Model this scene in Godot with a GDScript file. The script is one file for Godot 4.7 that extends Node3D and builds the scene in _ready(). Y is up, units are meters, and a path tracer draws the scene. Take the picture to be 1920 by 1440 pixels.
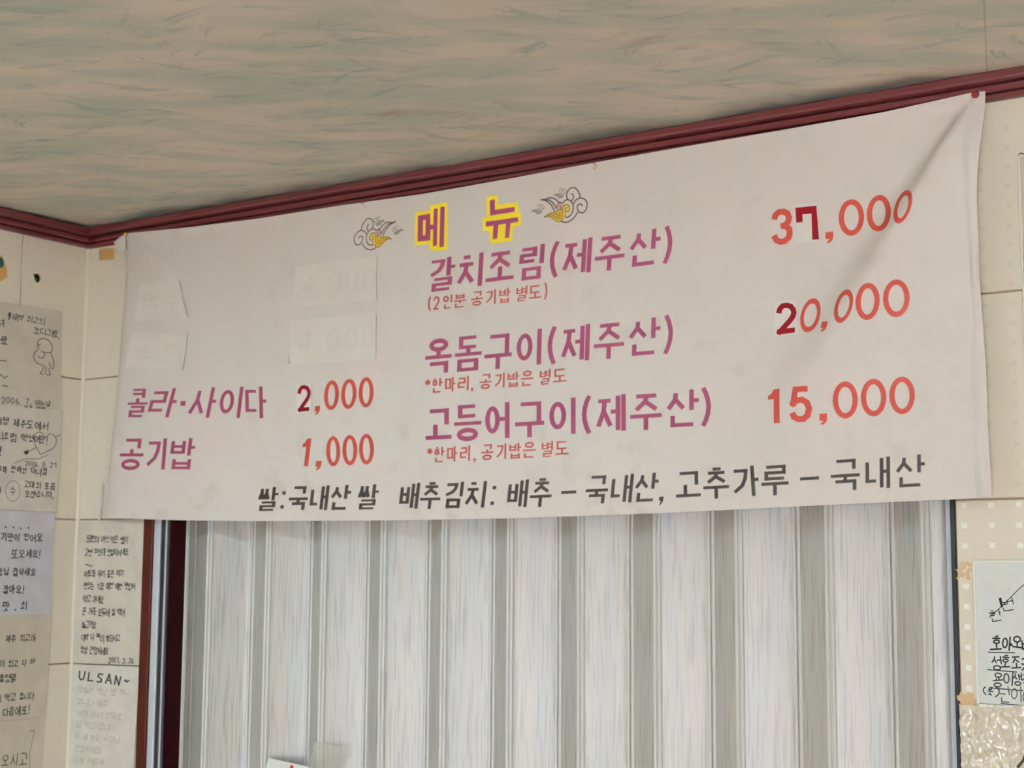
extends Node3D

# ---------------------------------------------------------------- measured layout (metres; print in banner pixels)
const PRINT := [
	["갈",0,49.2,61.5,8.1,955.5,185,1017,184.9,951.6,248.2],
	["치",0,48.4,62.2,8.1,1022.1,184.9,1081.2,184.8,1018,247.9],
	["조",0,52.8,62.8,8.1,1089.4,184.8,1152.1,184.6,1085.2,247.6],
	["림",0,46.5,63.6,8.1,1163.3,184.6,1217,184.4,1158.9,247.3],
	["(",0,17.8,64.3,8.1,1229.5,184.4,1249.6,184.3,1225,247],
	["제",0,54.7,64.6,8.1,1257.3,184.3,1318.1,184.1,1252.8,246.9],
	["주",0,56,65.4,8.1,1325.6,184.1,1386.2,183.9,1321,246.6],
	["산",0,58.8,66.2,8.1,1395,183.9,1456.7,183.7,1390.3,246.3],
	[")",0,17.2,67,8.1,1463,183.6,1480.8,183.6,1458.2,245.9],
	["(",1,6.3,25.2,3,951.7,257.9,959.7,257.9,951.1,283.8],
	["2",1,11.7,25.3,3,964.8,257.9,979.5,257.9,964.1,283.9],
	["인",1,17.2,25.6,3,987.7,257.9,1009.1,257.9,987,284.1],
	["분",1,22.9,26,3,1013.5,257.9,1041.7,257.8,1012.7,284.3],
	["공",1,22.1,26.5,3,1053.3,257.8,1080.1,257.8,1052.5,284.6],
	["기",1,19.1,27,3,1086.3,257.8,1109.2,257.8,1085.5,284.8],
	["밥",1,21,27.4,3,1116.7,257.7,1141.5,257.7,1115.8,285],
	["별",1,20.5,27.9,3,1155.3,257.7,1179.1,257.7,1154.3,285.3],
	["도",1,23.2,28.3,3,1183.2,257.7,1209.9,257.6,1182.2,285.5],
	[")",1,6.3,28.8,3,1215.9,257.6,1223,257.6,1214.8,285.8],
	["옥",0,49.5,64.7,8.1,947.6,340.3,1009.5,340.2,945.8,406.3],
	["돔",0,50.4,65.2,8.1,1017.2,340.2,1078.5,340.2,1015.3,405.9],
	["구",0,51.2,65.7,8.1,1085.1,340.2,1145.8,340.2,1083,405.5],
	["이",0,46.5,66.2,8.1,1156.7,340.2,1210.5,340.1,1154.4,405.1],
	["(",0,17.1,66.7,8.1,1223.5,340.1,1243,340.1,1221.1,404.7],
	["제",0,53.6,66.9,8.1,1252.8,340.1,1312.4,340.1,1250.3,404.5],
	["주",0,56.6,67.4,8.1,1321.4,340.1,1382.6,340,1318.8,404.1],
	["산",0,59.9,67.9,8.1,1391.3,340,1454.2,340,1388.6,403.6],
	[")",0,18,68.5,8.1,1461,339.9,1479.5,339.9,1458.2,403.2],
	["*",1,10.6,26.6,3.2,946.4,415.2,959.8,415.2,945.7,442.2],
	["한",1,20.6,26.7,3.2,962.4,415.2,988.2,415.1,961.7,442.2],
	["마",1,19.1,26.9,3.2,993.8,415.1,1017.4,415,993.1,442.2],
	["리",1,20.3,27.1,3.2,1023.7,415,1048.5,415,1022.9,442.2],
	[",",1,5.5,27.4,3.2,1053.3,415,1059.9,414.9,1052.5,442.2],
	["공",1,22.7,27.5,3.2,1073.5,414.9,1100.7,414.8,1072.6,442.2],
	["기",1,19.1,27.8,3.2,1106.8,414.8,1129.4,414.8,1105.9,442.2],
	["밥",1,21.8,28,3.2,1135.8,414.7,1161.4,414.7,1134.9,442.2],
	["은",1,23,28.3,3.2,1165.6,414.7,1192.2,414.6,1164.6,442.2],
	["별",1,20.3,28.6,3.2,1206.1,414.6,1229.3,414.5,1205.1,442.2],
	["도",1,25.2,28.8,3.2,1235.1,414.5,1263.4,414.4,1234.1,442.2],
	["고",0,48.4,66.1,8.5,948.4,469.6,1008.8,469.6,949.2,536.5],
	["등",0,50.9,66.4,8.5,1015.1,469.6,1076.9,469.6,1015.6,536],
	["어",0,45.4,66.7,8.5,1085.9,469.6,1139.7,469.5,1086.2,535.3],
	["구",0,54.5,66.9,8.5,1152.1,469.5,1214.9,469.5,1152.2,534.8],
	["이",0,49.1,67.3,8.5,1226.3,469.5,1281.3,469.5,1226.2,534.1],
	["(",0,18.8,67.6,8.5,1294,469.5,1314.7,469.5,1293.7,533.6],
	["제",0,55.7,67.7,8.5,1323.9,469.5,1384,469.5,1323.6,533.3],
	["주",0,59,68,8.5,1393,469.5,1454.9,469.5,1392.5,532.7],
	["산",0,61.2,68.4,8.5,1463.7,469.5,1525.9,469.5,1463,532.1],
	[")",0,19.4,68.7,8.5,1529.9,469.5,1549.3,469.5,1529.2,531.6],
	["*",1,10.6,28.1,3.2,952.7,545.8,966,545.8,952.4,574.1],
	["한",1,20.6,28.2,3.2,968.6,545.8,994.1,545.7,968.2,574.1],
	["마",1,18.8,28.4,3.2,999.7,545.6,1022.7,545.5,999.3,573.9],
	["리",1,18.8,28.5,3.2,1029.4,545.5,1052.1,545.4,1028.9,573.8],
	[",",1,5.4,28.6,3.2,1059.4,545.4,1066,545.4,1058.9,573.6],
	["공",1,22.7,28.7,3.2,1077.6,545.3,1104.6,545.2,1077,573.6],
	["기",1,19.1,28.9,3.2,1110.7,545.2,1133.1,545.1,1110.1,573.4],
	["밥",1,22.4,29,3.2,1139.5,545.1,1165.5,545,1138.9,573.3],
	["은",1,24.2,29.2,3.2,1169.4,544.9,1197.2,544.8,1168.8,573.1],
	["별",1,21.2,29.4,3.2,1210,544.8,1234,544.7,1209.3,573],
	["도",1,24.2,29.6,3.2,1239.8,544.7,1266.9,544.6,1239.1,572.8],
	["쌀",2,37.8,44.5,6,529.3,609.3,583.7,609.6,523.3,656.9],
	[":",2,7.8,45.1,6,591.5,609.6,602.6,609.7,585.5,657.3],
	["국",2,35.2,45.3,6,613.3,609.7,662.5,610,607.2,657.5],
	["내",2,33.9,45.8,6,669.1,610,715.6,610.3,662.9,657.9],
	["산",2,37.8,46.3,6,720.6,610.3,771.4,610.6,714.3,658.2],
	["쌀",2,38.8,47,6,789.2,610.7,840.2,611,782.8,658.7],
	["배",2,35.7,48,6,892.7,611.3,937.9,611.5,886.2,659.4],
	["추",2,37.8,48.5,6,941.9,611.5,988.9,611.8,935.3,659.7],
	["김",2,33.9,49.1,6,997.9,611.8,1039.3,612.1,991.3,660.1],
	["치",2,37.8,49.6,6,1045.6,612.1,1090.9,612.4,1038.9,660.5],
	[":",2,7.8,50.3,6,1103.3,612.4,1112.5,612.5,1096.5,660.9],
	["배",2,37.6,51.4,6,1139.4,612.7,1182.8,612.1,1133.7,662],
	["추",2,40.7,51.7,6,1188.1,612,1234.3,611.4,1182.3,661.2],
	["-",2,28.2,52.2,6,1254.2,611.1,1285.4,610.6,1248.3,660],
	["국",2,41.7,52.6,6,1304.9,610.4,1350.2,609.7,1299.1,659.2],
	["내",2,40.1,52.9,6,1356.9,609.6,1399.5,609,1351,658.3],
	["산",2,43.8,53.3,6,1403.5,609,1449.2,608.3,1397.6,657.5],
	[",",2,9.2,53.7,6,1453,608.3,1462.5,608.1,1447.1,656.6],
	["고",2,46.2,55.3,6.5,1480.9,606.4,1527.8,605.2,1481,656.3],
	["추",2,47.9,55.7,6.5,1532.9,605.1,1581.5,604.1,1533,654.8],
	["가",2,47.9,56.1,6.5,1587.8,604,1636.5,603.2,1589.3,653.4],
	["루",2,50.7,56.6,6.5,1643.4,603,1692.2,602,1641.6,652.1],
	["-",2,35.2,57.2,6.5,1712.9,601.6,1745.5,600.8,1710.8,650.3],
	["국",2,54.4,57.7,6.5,1766,600.3,1814.2,599,1763.9,648.9],
	["내",2,45.9,58.3,6.5,1823.8,598.8,1863.1,597.6,1821.8,647.2],
	["산",2,55,58.8,6.5,1871.9,597.3,1917.6,595.9,1870.2,645.8],
	["콜",0,37.1,53.1,6.5,136.1,383.5,197.9,386.5,131,445.2],
	["라",0,49.3,55.9,6.5,213.3,387.3,293.2,391.2,193.6,448.9],
	["·",0,11.4,55.9,6.5,297.5,391.4,315.6,392.3,292,454.6],
	["사",0,49.3,57.3,6.5,330.9,393,407.6,396.8,316.3,456],
	["이",0,41.2,58.1,6.5,415.1,397.1,477.5,400.2,407.4,461.3],
	["다",0,39.3,59,6.5,481.5,400.4,539.8,403.2,486.1,465.9],
	["공",0,44.7,58.2,6.5,118.3,492,192.8,494.8,112.8,559.4],
	["기",0,36.6,58,6.5,200.7,495.1,260.1,497.3,197,561.5],
	["밥",0,45.2,58.2,6.5,275.4,497.9,346.9,500.5,267.1,563.2],
	["1",3,21.4,63.3,10.7,1656,479.6,1678.6,480.2,1657.9,535.8],
	["5",3,40.9,66.4,10.7,1698.7,478.8,1739.3,479.6,1698.1,536.5],
	["'",3,14.1,21.1,8.4,1751.3,525.8,1764.1,525.7,1750.3,543.7],
	["3",3,40.1,66.9,10.8,1663.8,178,1701.8,179.3,1662.9,238.4],
	["'",3,14.3,21.3,8.7,1758.9,227.3,1772,227.6,1758.6,246.1],
	["'",3,10.7,20.1,7.3,1756.4,376.6,1768.1,377.4,1753.1,393.6],
	["1",3,15,52.1,7.9,644.2,515.7,665.2,515.6,637.2,570.6],
	["'",3,9.4,16.3,6.5,673.2,451.2,686.2,451.4,671.4,468.5],
	["'",3,10.5,17.8,6.5,679.1,560.9,693.6,560.9,676,579.5]
]
const ART := [
	["p",4,0,[918.8,88.4,954.8,88.6,954.7,79.3,995.2,77.8,997.2,169.1,977.5,171.5,954.2,165.6,954,154.2,918.1,153.9]],
	["p",4,0,[1086.7,80,1112.6,79.5,1112.8,98.8,1158.9,99.5,1158.9,118.9,1164.5,120.6,1164.5,143.9,1147.3,144.4,1145.2,171.6,1095.9,170.3,1094.5,145.9,1078.6,144,1078.4,118.8,1088,117.8]],
	["p",5,0,[925.4,95.8,954.9,95.2,955.2,117.5,963.2,117.9,963.5,87.6,972.5,87.4,971.7,159.5,962.4,159.8,962.7,127.1,955.4,126.7,955.6,147.4,925.4,146.6]],
	["p",4,0,[937.7,106.1,944.4,106.1,944.1,136.3,937.4,136.5]],
	["p",5,0,[979.4,85.8,989.3,86,988.2,163.6,977.7,163.4]],
	["p",5,0,[1094.7,87.4,1105.8,87.5,1106.2,107.5,1150.5,107.3,1150.6,116.3,1095.5,116.7]],
	["p",5,0,[1085.5,127.6,1158,127.7,1158.7,136.6,1141.4,136.6,1138.4,163.5,1128.7,163.4,1131.4,136.4,1113.9,136.4,1111.5,162.4,1101.5,162.5,1103.2,136.7,1085.9,136.7]],
	["o",3,0,[1816.3,505.9,1815.4,513.4,1813.2,520.5,1809.9,526.5,1805.5,531.2,1800.5,534.2,1795.1,535.3,1789.7,534.4,1784.8,531.6,1780.5,527,1777.3,521,1775.4,513.9,1774.8,506.3,1775.7,498.7,1777.9,491.6,1781.3,485.5,1785.8,480.8,1790.9,477.9,1796.3,476.9,1801.6,477.8,1806.5,480.7,1810.7,485.3,1813.8,491.3,1815.7,498.3,1807.7,506,1807.2,511.4,1805.9,516.4,1803.9,520.8,1801.3,524.2,1798.4,526.3,1795.3,527.1,1792.2,526.4,1789.3,524.3,1786.9,521,1785,516.7,1783.9,511.7,1783.6,506.2,1784.1,500.8,1785.4,495.7,1787.4,491.4,1790,488,1793,485.9,1796.1,485.2,1799.2,485.9,1802.1,487.9,1804.5,491.2,1806.3,495.5,1807.4,500.6]],
	["o",3,0,[1861.9,504.5,1861.1,512,1859,519.1,1855.7,525.2,1851.4,529.9,1846.4,532.9,1841.2,534,1835.9,533.1,1831,530.3,1826.8,525.7,1823.7,519.7,1821.8,512.7,1821.2,505.1,1822.1,497.5,1824.3,490.5,1827.6,484.3,1832,479.6,1837,476.7,1842.2,475.6,1847.5,476.5,1852.3,479.4,1856.4,484,1859.5,490,1861.4,497,1853.6,504.6,1853.1,510.1,1851.9,515.1,1849.9,519.5,1847.4,522.9,1844.4,525,1841.3,525.8,1838.2,525.2,1835.4,523.1,1832.9,519.8,1831.1,515.5,1830,510.5,1829.7,505,1830.2,499.6,1831.5,494.5,1833.5,490.1,1836.1,486.7,1839,484.6,1842.1,483.8,1845.2,484.5,1848,486.6,1850.4,489.9,1852.2,494.2,1853.3,499.2]],
	["o",3,0,[1906.2,503.3,1905.5,510.8,1903.4,517.9,1900.2,524,1896.1,528.7,1891.3,531.7,1886.1,532.8,1881,531.9,1876.2,529.1,1872.2,524.6,1869.1,518.6,1867.2,511.6,1866.7,504.1,1867.5,496.5,1869.6,489.5,1872.9,483.4,1877,478.7,1881.9,475.7,1887,474.6,1892.1,475.5,1896.8,478.3,1900.8,482.9,1903.8,488.8,1905.6,495.8,1898.2,503.5,1897.7,508.9,1896.5,514,1894.6,518.3,1892.1,521.7,1889.3,523.9,1886.2,524.7,1883.2,524,1880.5,522,1878.1,518.7,1876.3,514.4,1875.2,509.4,1874.9,504,1875.4,498.5,1876.6,493.4,1878.6,489,1881,485.7,1883.9,483.5,1886.9,482.7,1889.9,483.4,1892.6,485.5,1895,488.7,1896.7,493,1897.8,498.1]],
	["o",3,0,[1824.7,208.2,1824.2,216,1822.3,223.2,1819,229.5,1814.7,234.3,1809.6,237.3,1804.1,238.3,1798.4,237.3,1793.2,234.3,1788.6,229.6,1785,223.3,1782.7,216.1,1781.8,208.3,1782.4,200.4,1784.4,193.2,1787.7,186.9,1792,182.1,1797.2,179.1,1802.7,178.1,1808.3,179.1,1813.5,182.2,1818,187,1821.5,193.2,1823.8,200.4,1815.8,208.2,1815.5,213.7,1814.3,218.9,1812.5,223.3,1810,226.7,1807,228.8,1803.8,229.6,1800.6,228.8,1797.5,226.7,1794.8,223.3,1792.7,218.9,1791.4,213.8,1790.8,208.2,1791.1,202.7,1792.3,197.5,1794.2,193.1,1796.7,189.7,1799.7,187.6,1802.9,186.8,1806.1,187.6,1809.2,189.7,1811.8,193.1,1813.9,197.5,1815.2,202.7]],
	["o",3,0,[1872.7,209,1873.6,217.7,1872.7,225.6,1869.8,231.9,1865.4,236.4,1859.6,238.8,1853,238.9,1846.4,237.1,1840.5,233.4,1835.7,228.3,1832.2,221.9,1830.1,214.7,1829.5,206.9,1830.3,199.2,1832.5,192.1,1835.8,185.9,1840.1,181.2,1845,178.3,1850.2,177.3,1855.4,178.3,1860.2,181.4,1864.4,186.2,1867.9,192.6,1870.7,200.4,1862.2,207.8,1862.4,213.7,1861.8,219.1,1860.3,223.7,1858,227,1855,228.9,1851.6,229.4,1848.1,228.3,1844.8,225.8,1842.1,222.2,1840.1,217.7,1838.8,212.5,1838.4,207,1838.9,201.5,1840.1,196.4,1841.9,192.1,1844.3,188.7,1847.1,186.6,1850,185.9,1853,186.7,1855.7,188.8,1858.1,192.3,1860,196.7,1861.4,202.1]],
	["o",3,0,[1912.6,208.3,1910.3,215,1907.1,221.2,1903.5,226.5,1899.5,230.6,1895.5,233.2,1891.7,234.1,1888.4,233.2,1885.3,230.4,1882.7,225.6,1880.5,219.2,1879.2,211.9,1879.2,204.2,1880.7,196.8,1883.4,190.2,1886.9,184.7,1891.1,180.7,1895.8,178.5,1900.8,178.5,1906,180.9,1910.7,185,1913.5,189.9,1914.5,195.5,1914.1,201.7,1906.9,208.4,1905.4,212.9,1903.4,217.1,1901.1,220.8,1898.7,223.6,1896.3,225.4,1894,225.9,1892,225.3,1890.3,223.3,1888.9,220.1,1887.9,215.9,1887.3,211,1887.4,205.8,1888.1,200.6,1889.6,196,1891.7,192.2,1894.3,189.4,1897.2,188,1900.3,188.1,1903.3,189.5,1905.8,192,1907.5,195.4,1908.1,199.4,1907.9,203.8]],
	["o",3,0,[1751,363,1749.8,370.4,1747.3,377.2,1743.7,382.9,1739.1,387.2,1734.1,389.8,1728.9,390.5,1723.9,389.4,1719.6,386.4,1716.2,381.8,1714,375.9,1713.1,369.1,1713.5,361.9,1715.2,354.7,1718.1,348,1721.8,342.2,1726.2,337.8,1730.9,335.1,1735.6,334.2,1740.1,335.2,1744.1,338.1,1747.3,342.7,1749.7,348.7,1750.9,355.6,1744.1,362.7,1743.2,367.8,1741.5,372.5,1739.2,376.5,1736.2,379.5,1733,381.3,1729.7,381.9,1726.5,381.1,1723.7,379,1721.6,375.9,1720.2,371.8,1719.6,367,1719.9,362,1721,356.9,1722.9,352.3,1725.3,348.3,1728.2,345.2,1731.2,343.3,1734.4,342.7,1737.3,343.4,1739.9,345.5,1742,348.6,1743.4,352.8,1744.2,357.6]],
	["o",3,0,[1813.2,356.8,1811.1,363.7,1808.1,370,1804.5,375.5,1800.4,379.7,1796.2,382.4,1792.1,383.3,1788.2,382.3,1784.8,379.6,1782,375.1,1780,369.3,1779.1,362.5,1779.3,355.2,1780.8,348,1783.4,341.4,1787,335.8,1791.3,331.7,1796.1,329.3,1801,328.8,1805.7,330.2,1809.7,333.4,1812.5,337.9,1814,343.6,1814.2,350,1807.3,356.8,1805.9,361.6,1804,366,1801.7,369.8,1799.1,372.7,1796.4,374.5,1793.8,375.1,1791.4,374.4,1789.3,372.4,1787.7,369.4,1786.7,365.4,1786.2,360.7,1786.5,355.8,1787.5,350.8,1789.2,346.3,1791.4,342.4,1794.1,339.6,1797.1,337.9,1800,337.5,1802.8,338.4,1805.1,340.5,1806.8,343.6,1807.8,347.5,1807.9,352]],
	["o",3,0,[1857.6,352.3,1856.7,359.9,1854.5,367,1851.3,373.1,1847.1,377.9,1842.3,381,1837.3,382.2,1832.2,381.4,1827.6,378.6,1823.6,374.1,1820.7,368.1,1818.8,361,1818.3,353.4,1819.2,345.8,1821.3,338.6,1824.6,332.4,1828.8,327.6,1833.7,324.6,1838.9,323.5,1844,324.4,1848.7,327.3,1852.6,331.8,1855.5,337.8,1857.2,344.8,1849.3,352.6,1848.7,358,1847.5,363.1,1845.6,367.6,1843.2,371,1840.4,373.2,1837.5,374,1834.7,373.4,1832,371.4,1829.8,368.1,1828.1,363.8,1827.1,358.7,1826.9,353.2,1827.4,347.7,1828.7,342.6,1830.6,338.1,1833,334.7,1835.8,332.5,1838.7,331.8,1841.6,332.4,1844.3,334.5,1846.5,337.8,1848.1,342.1,1849.1,347.1]],
	["o",3,0,[1904.6,350.9,1903.8,358.5,1901.8,365.6,1898.5,371.8,1894.3,376.7,1889.3,379.9,1884,381.1,1878.6,380.4,1873.6,377.7,1869.3,373.2,1866,367.2,1863.8,360.2,1863.1,352.5,1863.8,344.9,1865.8,337.7,1869.2,331.4,1873.5,326.6,1878.5,323.5,1884,322.3,1889.3,323.1,1894.3,325.9,1898.6,330.4,1901.9,336.4,1903.9,343.3,1896.6,351.2,1896.1,356.7,1894.9,361.9,1892.9,366.4,1890.3,369.9,1887.2,372.1,1884,373,1880.7,372.4,1877.7,370.4,1875.1,367.2,1873,362.8,1871.7,357.8,1871.3,352.2,1871.7,346.7,1873,341.5,1875,337,1877.6,333.5,1880.7,331.3,1884,330.5,1887.3,331.1,1890.3,333.1,1892.9,336.4,1894.9,340.7,1896.1,345.8]],
	["o",3,0,[734.3,431.7,733.5,439.3,731.5,446.4,728.4,452.6,724.4,457.3,719.7,460.3,714.8,461.3,709.8,460.3,705.3,457.4,701.3,452.7,698.4,446.6,696.5,439.4,695.9,431.8,696.7,424.1,698.7,416.9,701.8,410.7,705.9,406,710.6,403.1,715.5,402.1,720.5,403.1,725.1,406.1,729,410.8,731.9,416.9,733.7,424,724.4,431.7,724,437.4,723,442.7,721.5,447.2,719.5,450.7,717.3,452.9,714.9,453.6,712.5,452.9,710.3,450.7,708.4,447.3,707,442.7,706.2,437.4,705.9,431.7,706.3,426.1,707.3,420.7,708.8,416.2,710.8,412.7,713,410.5,715.4,409.8,717.8,410.5,720,412.7,721.9,416.2,723.3,420.7,724.1,426]],
	["o",3,0,[779,431.8,778.3,439.4,776.2,446.5,773,452.7,768.9,457.4,764.1,460.4,759.1,461.4,754,460.5,749.3,457.5,745.3,452.8,742.3,446.7,740.4,439.5,739.9,431.8,740.7,424.1,742.7,417,746,410.8,750.1,406.1,754.9,403.1,760,402.1,765.1,403.1,769.7,406.1,773.7,410.8,776.7,417,778.5,424.1,769.3,431.8,768.9,437.5,767.8,442.8,766.2,447.3,764.1,450.9,761.7,453.1,759.2,453.8,756.7,453.1,754.3,450.9,752.4,447.4,750.9,442.9,750,437.5,749.7,431.8,750.1,426.1,751.2,420.8,752.8,416.2,754.9,412.7,757.3,410.5,759.9,409.7,762.4,410.5,764.7,412.7,766.7,416.2,768.2,420.8,769.1,426.1]],
	["o",3,0,[821.7,431.3,821.2,438.9,819.5,446.1,816.7,452.3,813,457,808.6,460,803.8,461,799,460.1,794.4,457.1,790.5,452.4,787.4,446.3,785.3,439.1,784.5,431.3,785,423.6,786.7,416.4,789.6,410.2,793.3,405.5,797.8,402.5,802.6,401.5,807.4,402.5,812,405.5,815.9,410.3,819,416.4,820.9,423.6,812.1,431.3,811.9,437,811.2,442.4,809.8,447,808,450.5,805.9,452.7,803.6,453.5,801.3,452.8,799.1,450.6,797.2,447,795.6,442.4,794.6,437.1,794.2,431.3,794.4,425.6,795.2,420.2,796.5,415.6,798.3,412.1,800.4,409.8,802.7,409.1,805.1,409.8,807.3,412.1,809.2,415.6,810.7,420.2,811.7,425.5]],
	["o",3,0,[740.3,542.8,740.1,550.5,738.7,557.7,736.2,563.9,732.7,568.6,728.6,571.7,724,572.8,719.3,571.9,714.9,569,710.9,564.3,707.7,558.2,705.6,551,704.5,543.3,704.7,535.5,706.2,528.3,708.7,522,712.2,517.2,716.4,514.2,720.9,513.1,725.6,514.1,730.1,517.1,734,521.8,737.2,527.9,739.3,535.1,730.5,542.9,730.5,548.6,730,554,729,558.6,727.5,562.2,725.7,564.4,723.6,565.2,721.5,564.5,719.5,562.3,717.6,558.8,716.1,554.2,715,548.9,714.4,543.1,714.4,537.4,714.9,532,716,527.4,717.5,523.8,719.3,521.6,721.3,520.8,723.5,521.5,725.5,523.7,727.4,527.2,728.9,531.8,729.9,537.2]],
	["o",3,0,[783.3,542.3,783,550,781.5,557.1,778.8,563.3,775.2,568.1,770.9,571.2,766.1,572.3,761.2,571.3,756.5,568.5,752.4,563.8,749.1,557.7,746.9,550.5,745.9,542.8,746.1,535.1,747.6,527.9,750.3,521.7,754,516.9,758.4,513.8,763.2,512.8,768.1,513.7,772.7,516.7,776.8,521.4,780.1,527.5,782.3,534.6,773.6,542.4,773.6,548.2,773,553.5,771.7,558.1,770.1,561.7,768,563.9,765.7,564.7,763.3,564,761.1,561.8,759,558.3,757.4,553.8,756.2,548.4,755.6,542.7,755.6,536.9,756.3,531.6,757.5,526.9,759.2,523.4,761.2,521.1,763.5,520.4,765.9,521.1,768.2,523.3,770.2,526.8,771.9,531.4,773,536.7]],
	["o",3,0,[824.5,542.1,824.3,549.9,822.7,557.1,820.1,563.3,816.5,568.1,812.2,571.2,807.5,572.3,802.7,571.4,798.1,568.5,794.1,563.8,790.8,557.6,788.7,550.4,787.7,542.7,787.9,534.9,789.4,527.6,792.1,521.3,795.7,516.5,800,513.5,804.8,512.4,809.6,513.4,814.2,516.3,818.2,521.1,821.4,527.2,823.6,534.4,815,542.3,815,548.1,814.3,553.5,813.1,558.1,811.5,561.7,809.4,564,807.2,564.8,804.9,564.1,802.6,561.9,800.6,558.4,799,553.7,797.8,548.3,797.3,542.5,797.3,536.7,797.9,531.3,799.1,526.6,800.8,523,802.9,520.7,805.1,519.9,807.5,520.7,809.7,522.9,811.7,526.4,813.3,531.1,814.5,536.5]],
	["P",6,0,[1243.9,121.5,1243.2,117.1,1246,113.4,1250.3,112.8,1255.3,114.3,1256.7,118.2,1255.3,122.3,1252.4,125.1,1245.3,124.1]],
	["P",7,0,[1256.7,120.7,1258.9,117.9,1263.8,117.3,1268.8,120.4,1270.6,125.5,1268.8,130.2,1263.8,131.7,1262.4,131.9,1260.3,140.8,1255.3,141.4,1255.3,129.1,1254.6,125.9]],
	["P",8,0,[1215.1,135.2,1223.8,130.1,1232.4,129,1240.3,131.9,1241.7,127.4,1245.3,124.8,1249.6,125,1254.6,127.8,1256,132.9,1255.3,139,1256.7,141,1252.4,146,1245.3,146.7,1238.1,143,1231,137.2,1223.8,133.8]],
	["c",9,2.2,[1266,108.3,1263.8,101.9,1265.3,94.7,1270.2,89.2,1276.6,87.9,1283,90.3,1288.6,96.6,1291.4,103.1,1292.1,108.7]],
	["c",9,2.2,[1273.8,98.9,1276.9,101.2,1278.6,105.1,1277.3,109.2,1273.8,112.4]],
	["c",9,2.2,[1278,118.5,1281.5,114,1286.4,110.4,1293.5,109.5,1300.5,111.9,1305.4,117.1,1307.1,123.5,1305.3,130.6,1301.1,135.5,1294.8,136.9,1289.2,133.4,1286.4,127.5,1287.1,122.1,1291.3,120.2,1295.6,121.7,1296.9,124.6]],
	["c",9,2.2,[1287.1,134.4,1282.9,140,1275.8,146.4,1266.6,149.9,1258.1,149.5,1251.7,146.5]],
	["c",9,2.2,[1256.7,113.3,1260.3,109.7,1266,108.9,1272.3,112.2,1276.6,117.7,1278,124.6,1276.5,131.8,1272.3,138,1265.9,140.9,1260.3,141.1]],
	["c",9,2.2,[1208.2,101.4,1218,102,1226.6,100.4,1233.8,101.6,1241,105.7,1247.5,111.5,1256.7,113.3]],
	["c",9,2.2,[1208.2,101.4,1218,104.2,1226.6,110,1233.1,117.6,1236.7,124.3,1238.1,129.4]],
	["c",9,2.2,[1216.5,103.1,1226.6,104.7,1233.8,110.3,1238.9,117.1,1242.4,123.2]],
	["c",9,1.3,[1243.9,121.5,1243.2,117.1,1246,113.4,1250.3,112.4]],
	["c",9,1.3,[1248.2,118,1250.7,119.3,1251.4,122.5,1251,124.9]],
	["c",10,1.5,[1254.6,125.9,1256.7,119.4,1260.3,117.4,1265.2,117.8,1269.5,122.3,1270.2,127.3,1266.6,131.2,1262.4,130.3,1260.3,127.3,1261,123.7,1264.5,123.8]],
	["c",10,1.5,[1262.4,131.2,1259.9,140.5]],
	["c",10,1.5,[1215.1,135.2,1223.8,130.4,1232.4,129,1240.3,131.9,1242.4,126.9,1247.4,124.7,1253.9,127.1,1255.6,133.5,1253.1,138.7,1247.4,141.1,1241,139,1233.8,134.4,1225.2,132.1]],
	["c",10,1.5,[1247.4,131.2,1249.9,133.7,1248.2,136.5,1244.6,135.8,1241.7,132.3]],
	["c",10,1.7,[1215.1,135.2,1223.8,133.8,1231,137.2,1238.1,143,1245.3,146.7,1252.4,146,1256.7,141]],
	["P",11,0,[1187.8,120.9,1194,118.2,1201.3,119.8,1204.2,122,1208.6,122,1210.8,121.6,1208.6,125.7,1203.5,127.2,1199.1,125.7,1194.8,121.4]],
	["c",12,1.1,[1202,117.4,1200.9,112.9,1203.5,109.8,1207.8,111.3,1208.9,115.2,1206.4,116.7,1204.6,114]],
	["c",12,1.1,[1208.6,114.5,1211.5,112.1,1215.1,114.7,1215.1,118.4,1211.5,119.2,1210.7,116.6]],
	["c",12,1.2,[1187.8,120.9,1194,118.2,1201.3,119.8,1203.5,118.2,1206.4,119.8,1205.7,122.2,1203.5,121.3]],
	["c",12,1.2,[1187.8,120.9,1194.8,121.4,1199.1,125.7,1203.5,127.2,1208.6,125.7,1211.5,119.8]],
	["P",11,0,[1235.6,97.5,1241.7,94.9,1248.9,96.5,1251.7,98.7,1256,98.7,1258.2,98.4,1256,102.4,1251,103.9,1246.7,102.4,1242.4,98.1]],
	["c",12,1.1,[1249.6,94.1,1248.5,89.7,1251,86.6,1255.3,88.1,1256.4,91.9,1253.9,93.5,1252.1,90.7]],
	["c",12,1.1,[1256,91.3,1258.9,88.9,1262.4,91.5,1262.4,95.2,1258.9,96,1258.2,93.4]],
	["c",12,1.2,[1235.6,97.5,1241.7,94.9,1248.9,96.5,1251,94.9,1253.9,96.5,1253.2,98.9,1251,98]],
	["c",12,1.2,[1235.6,97.5,1242.4,98.1,1246.7,102.4,1251,103.9,1256,102.4,1258.9,96.6]],
	["P",6,0,[833,120.5,834.1,116,831.5,112.3,827.1,111.6,821.8,113.2,820,117.1,821.1,121.3,823.8,124,831.3,123.1]],
	["P",7,0,[819.8,119.6,817.8,116.7,812.7,116.1,807.2,119.2,804.9,124.5,806.3,129.3,811.4,130.8,812.9,130.9,814.3,140,819.4,140.6,820.5,128.1,821.5,124.9]],
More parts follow.
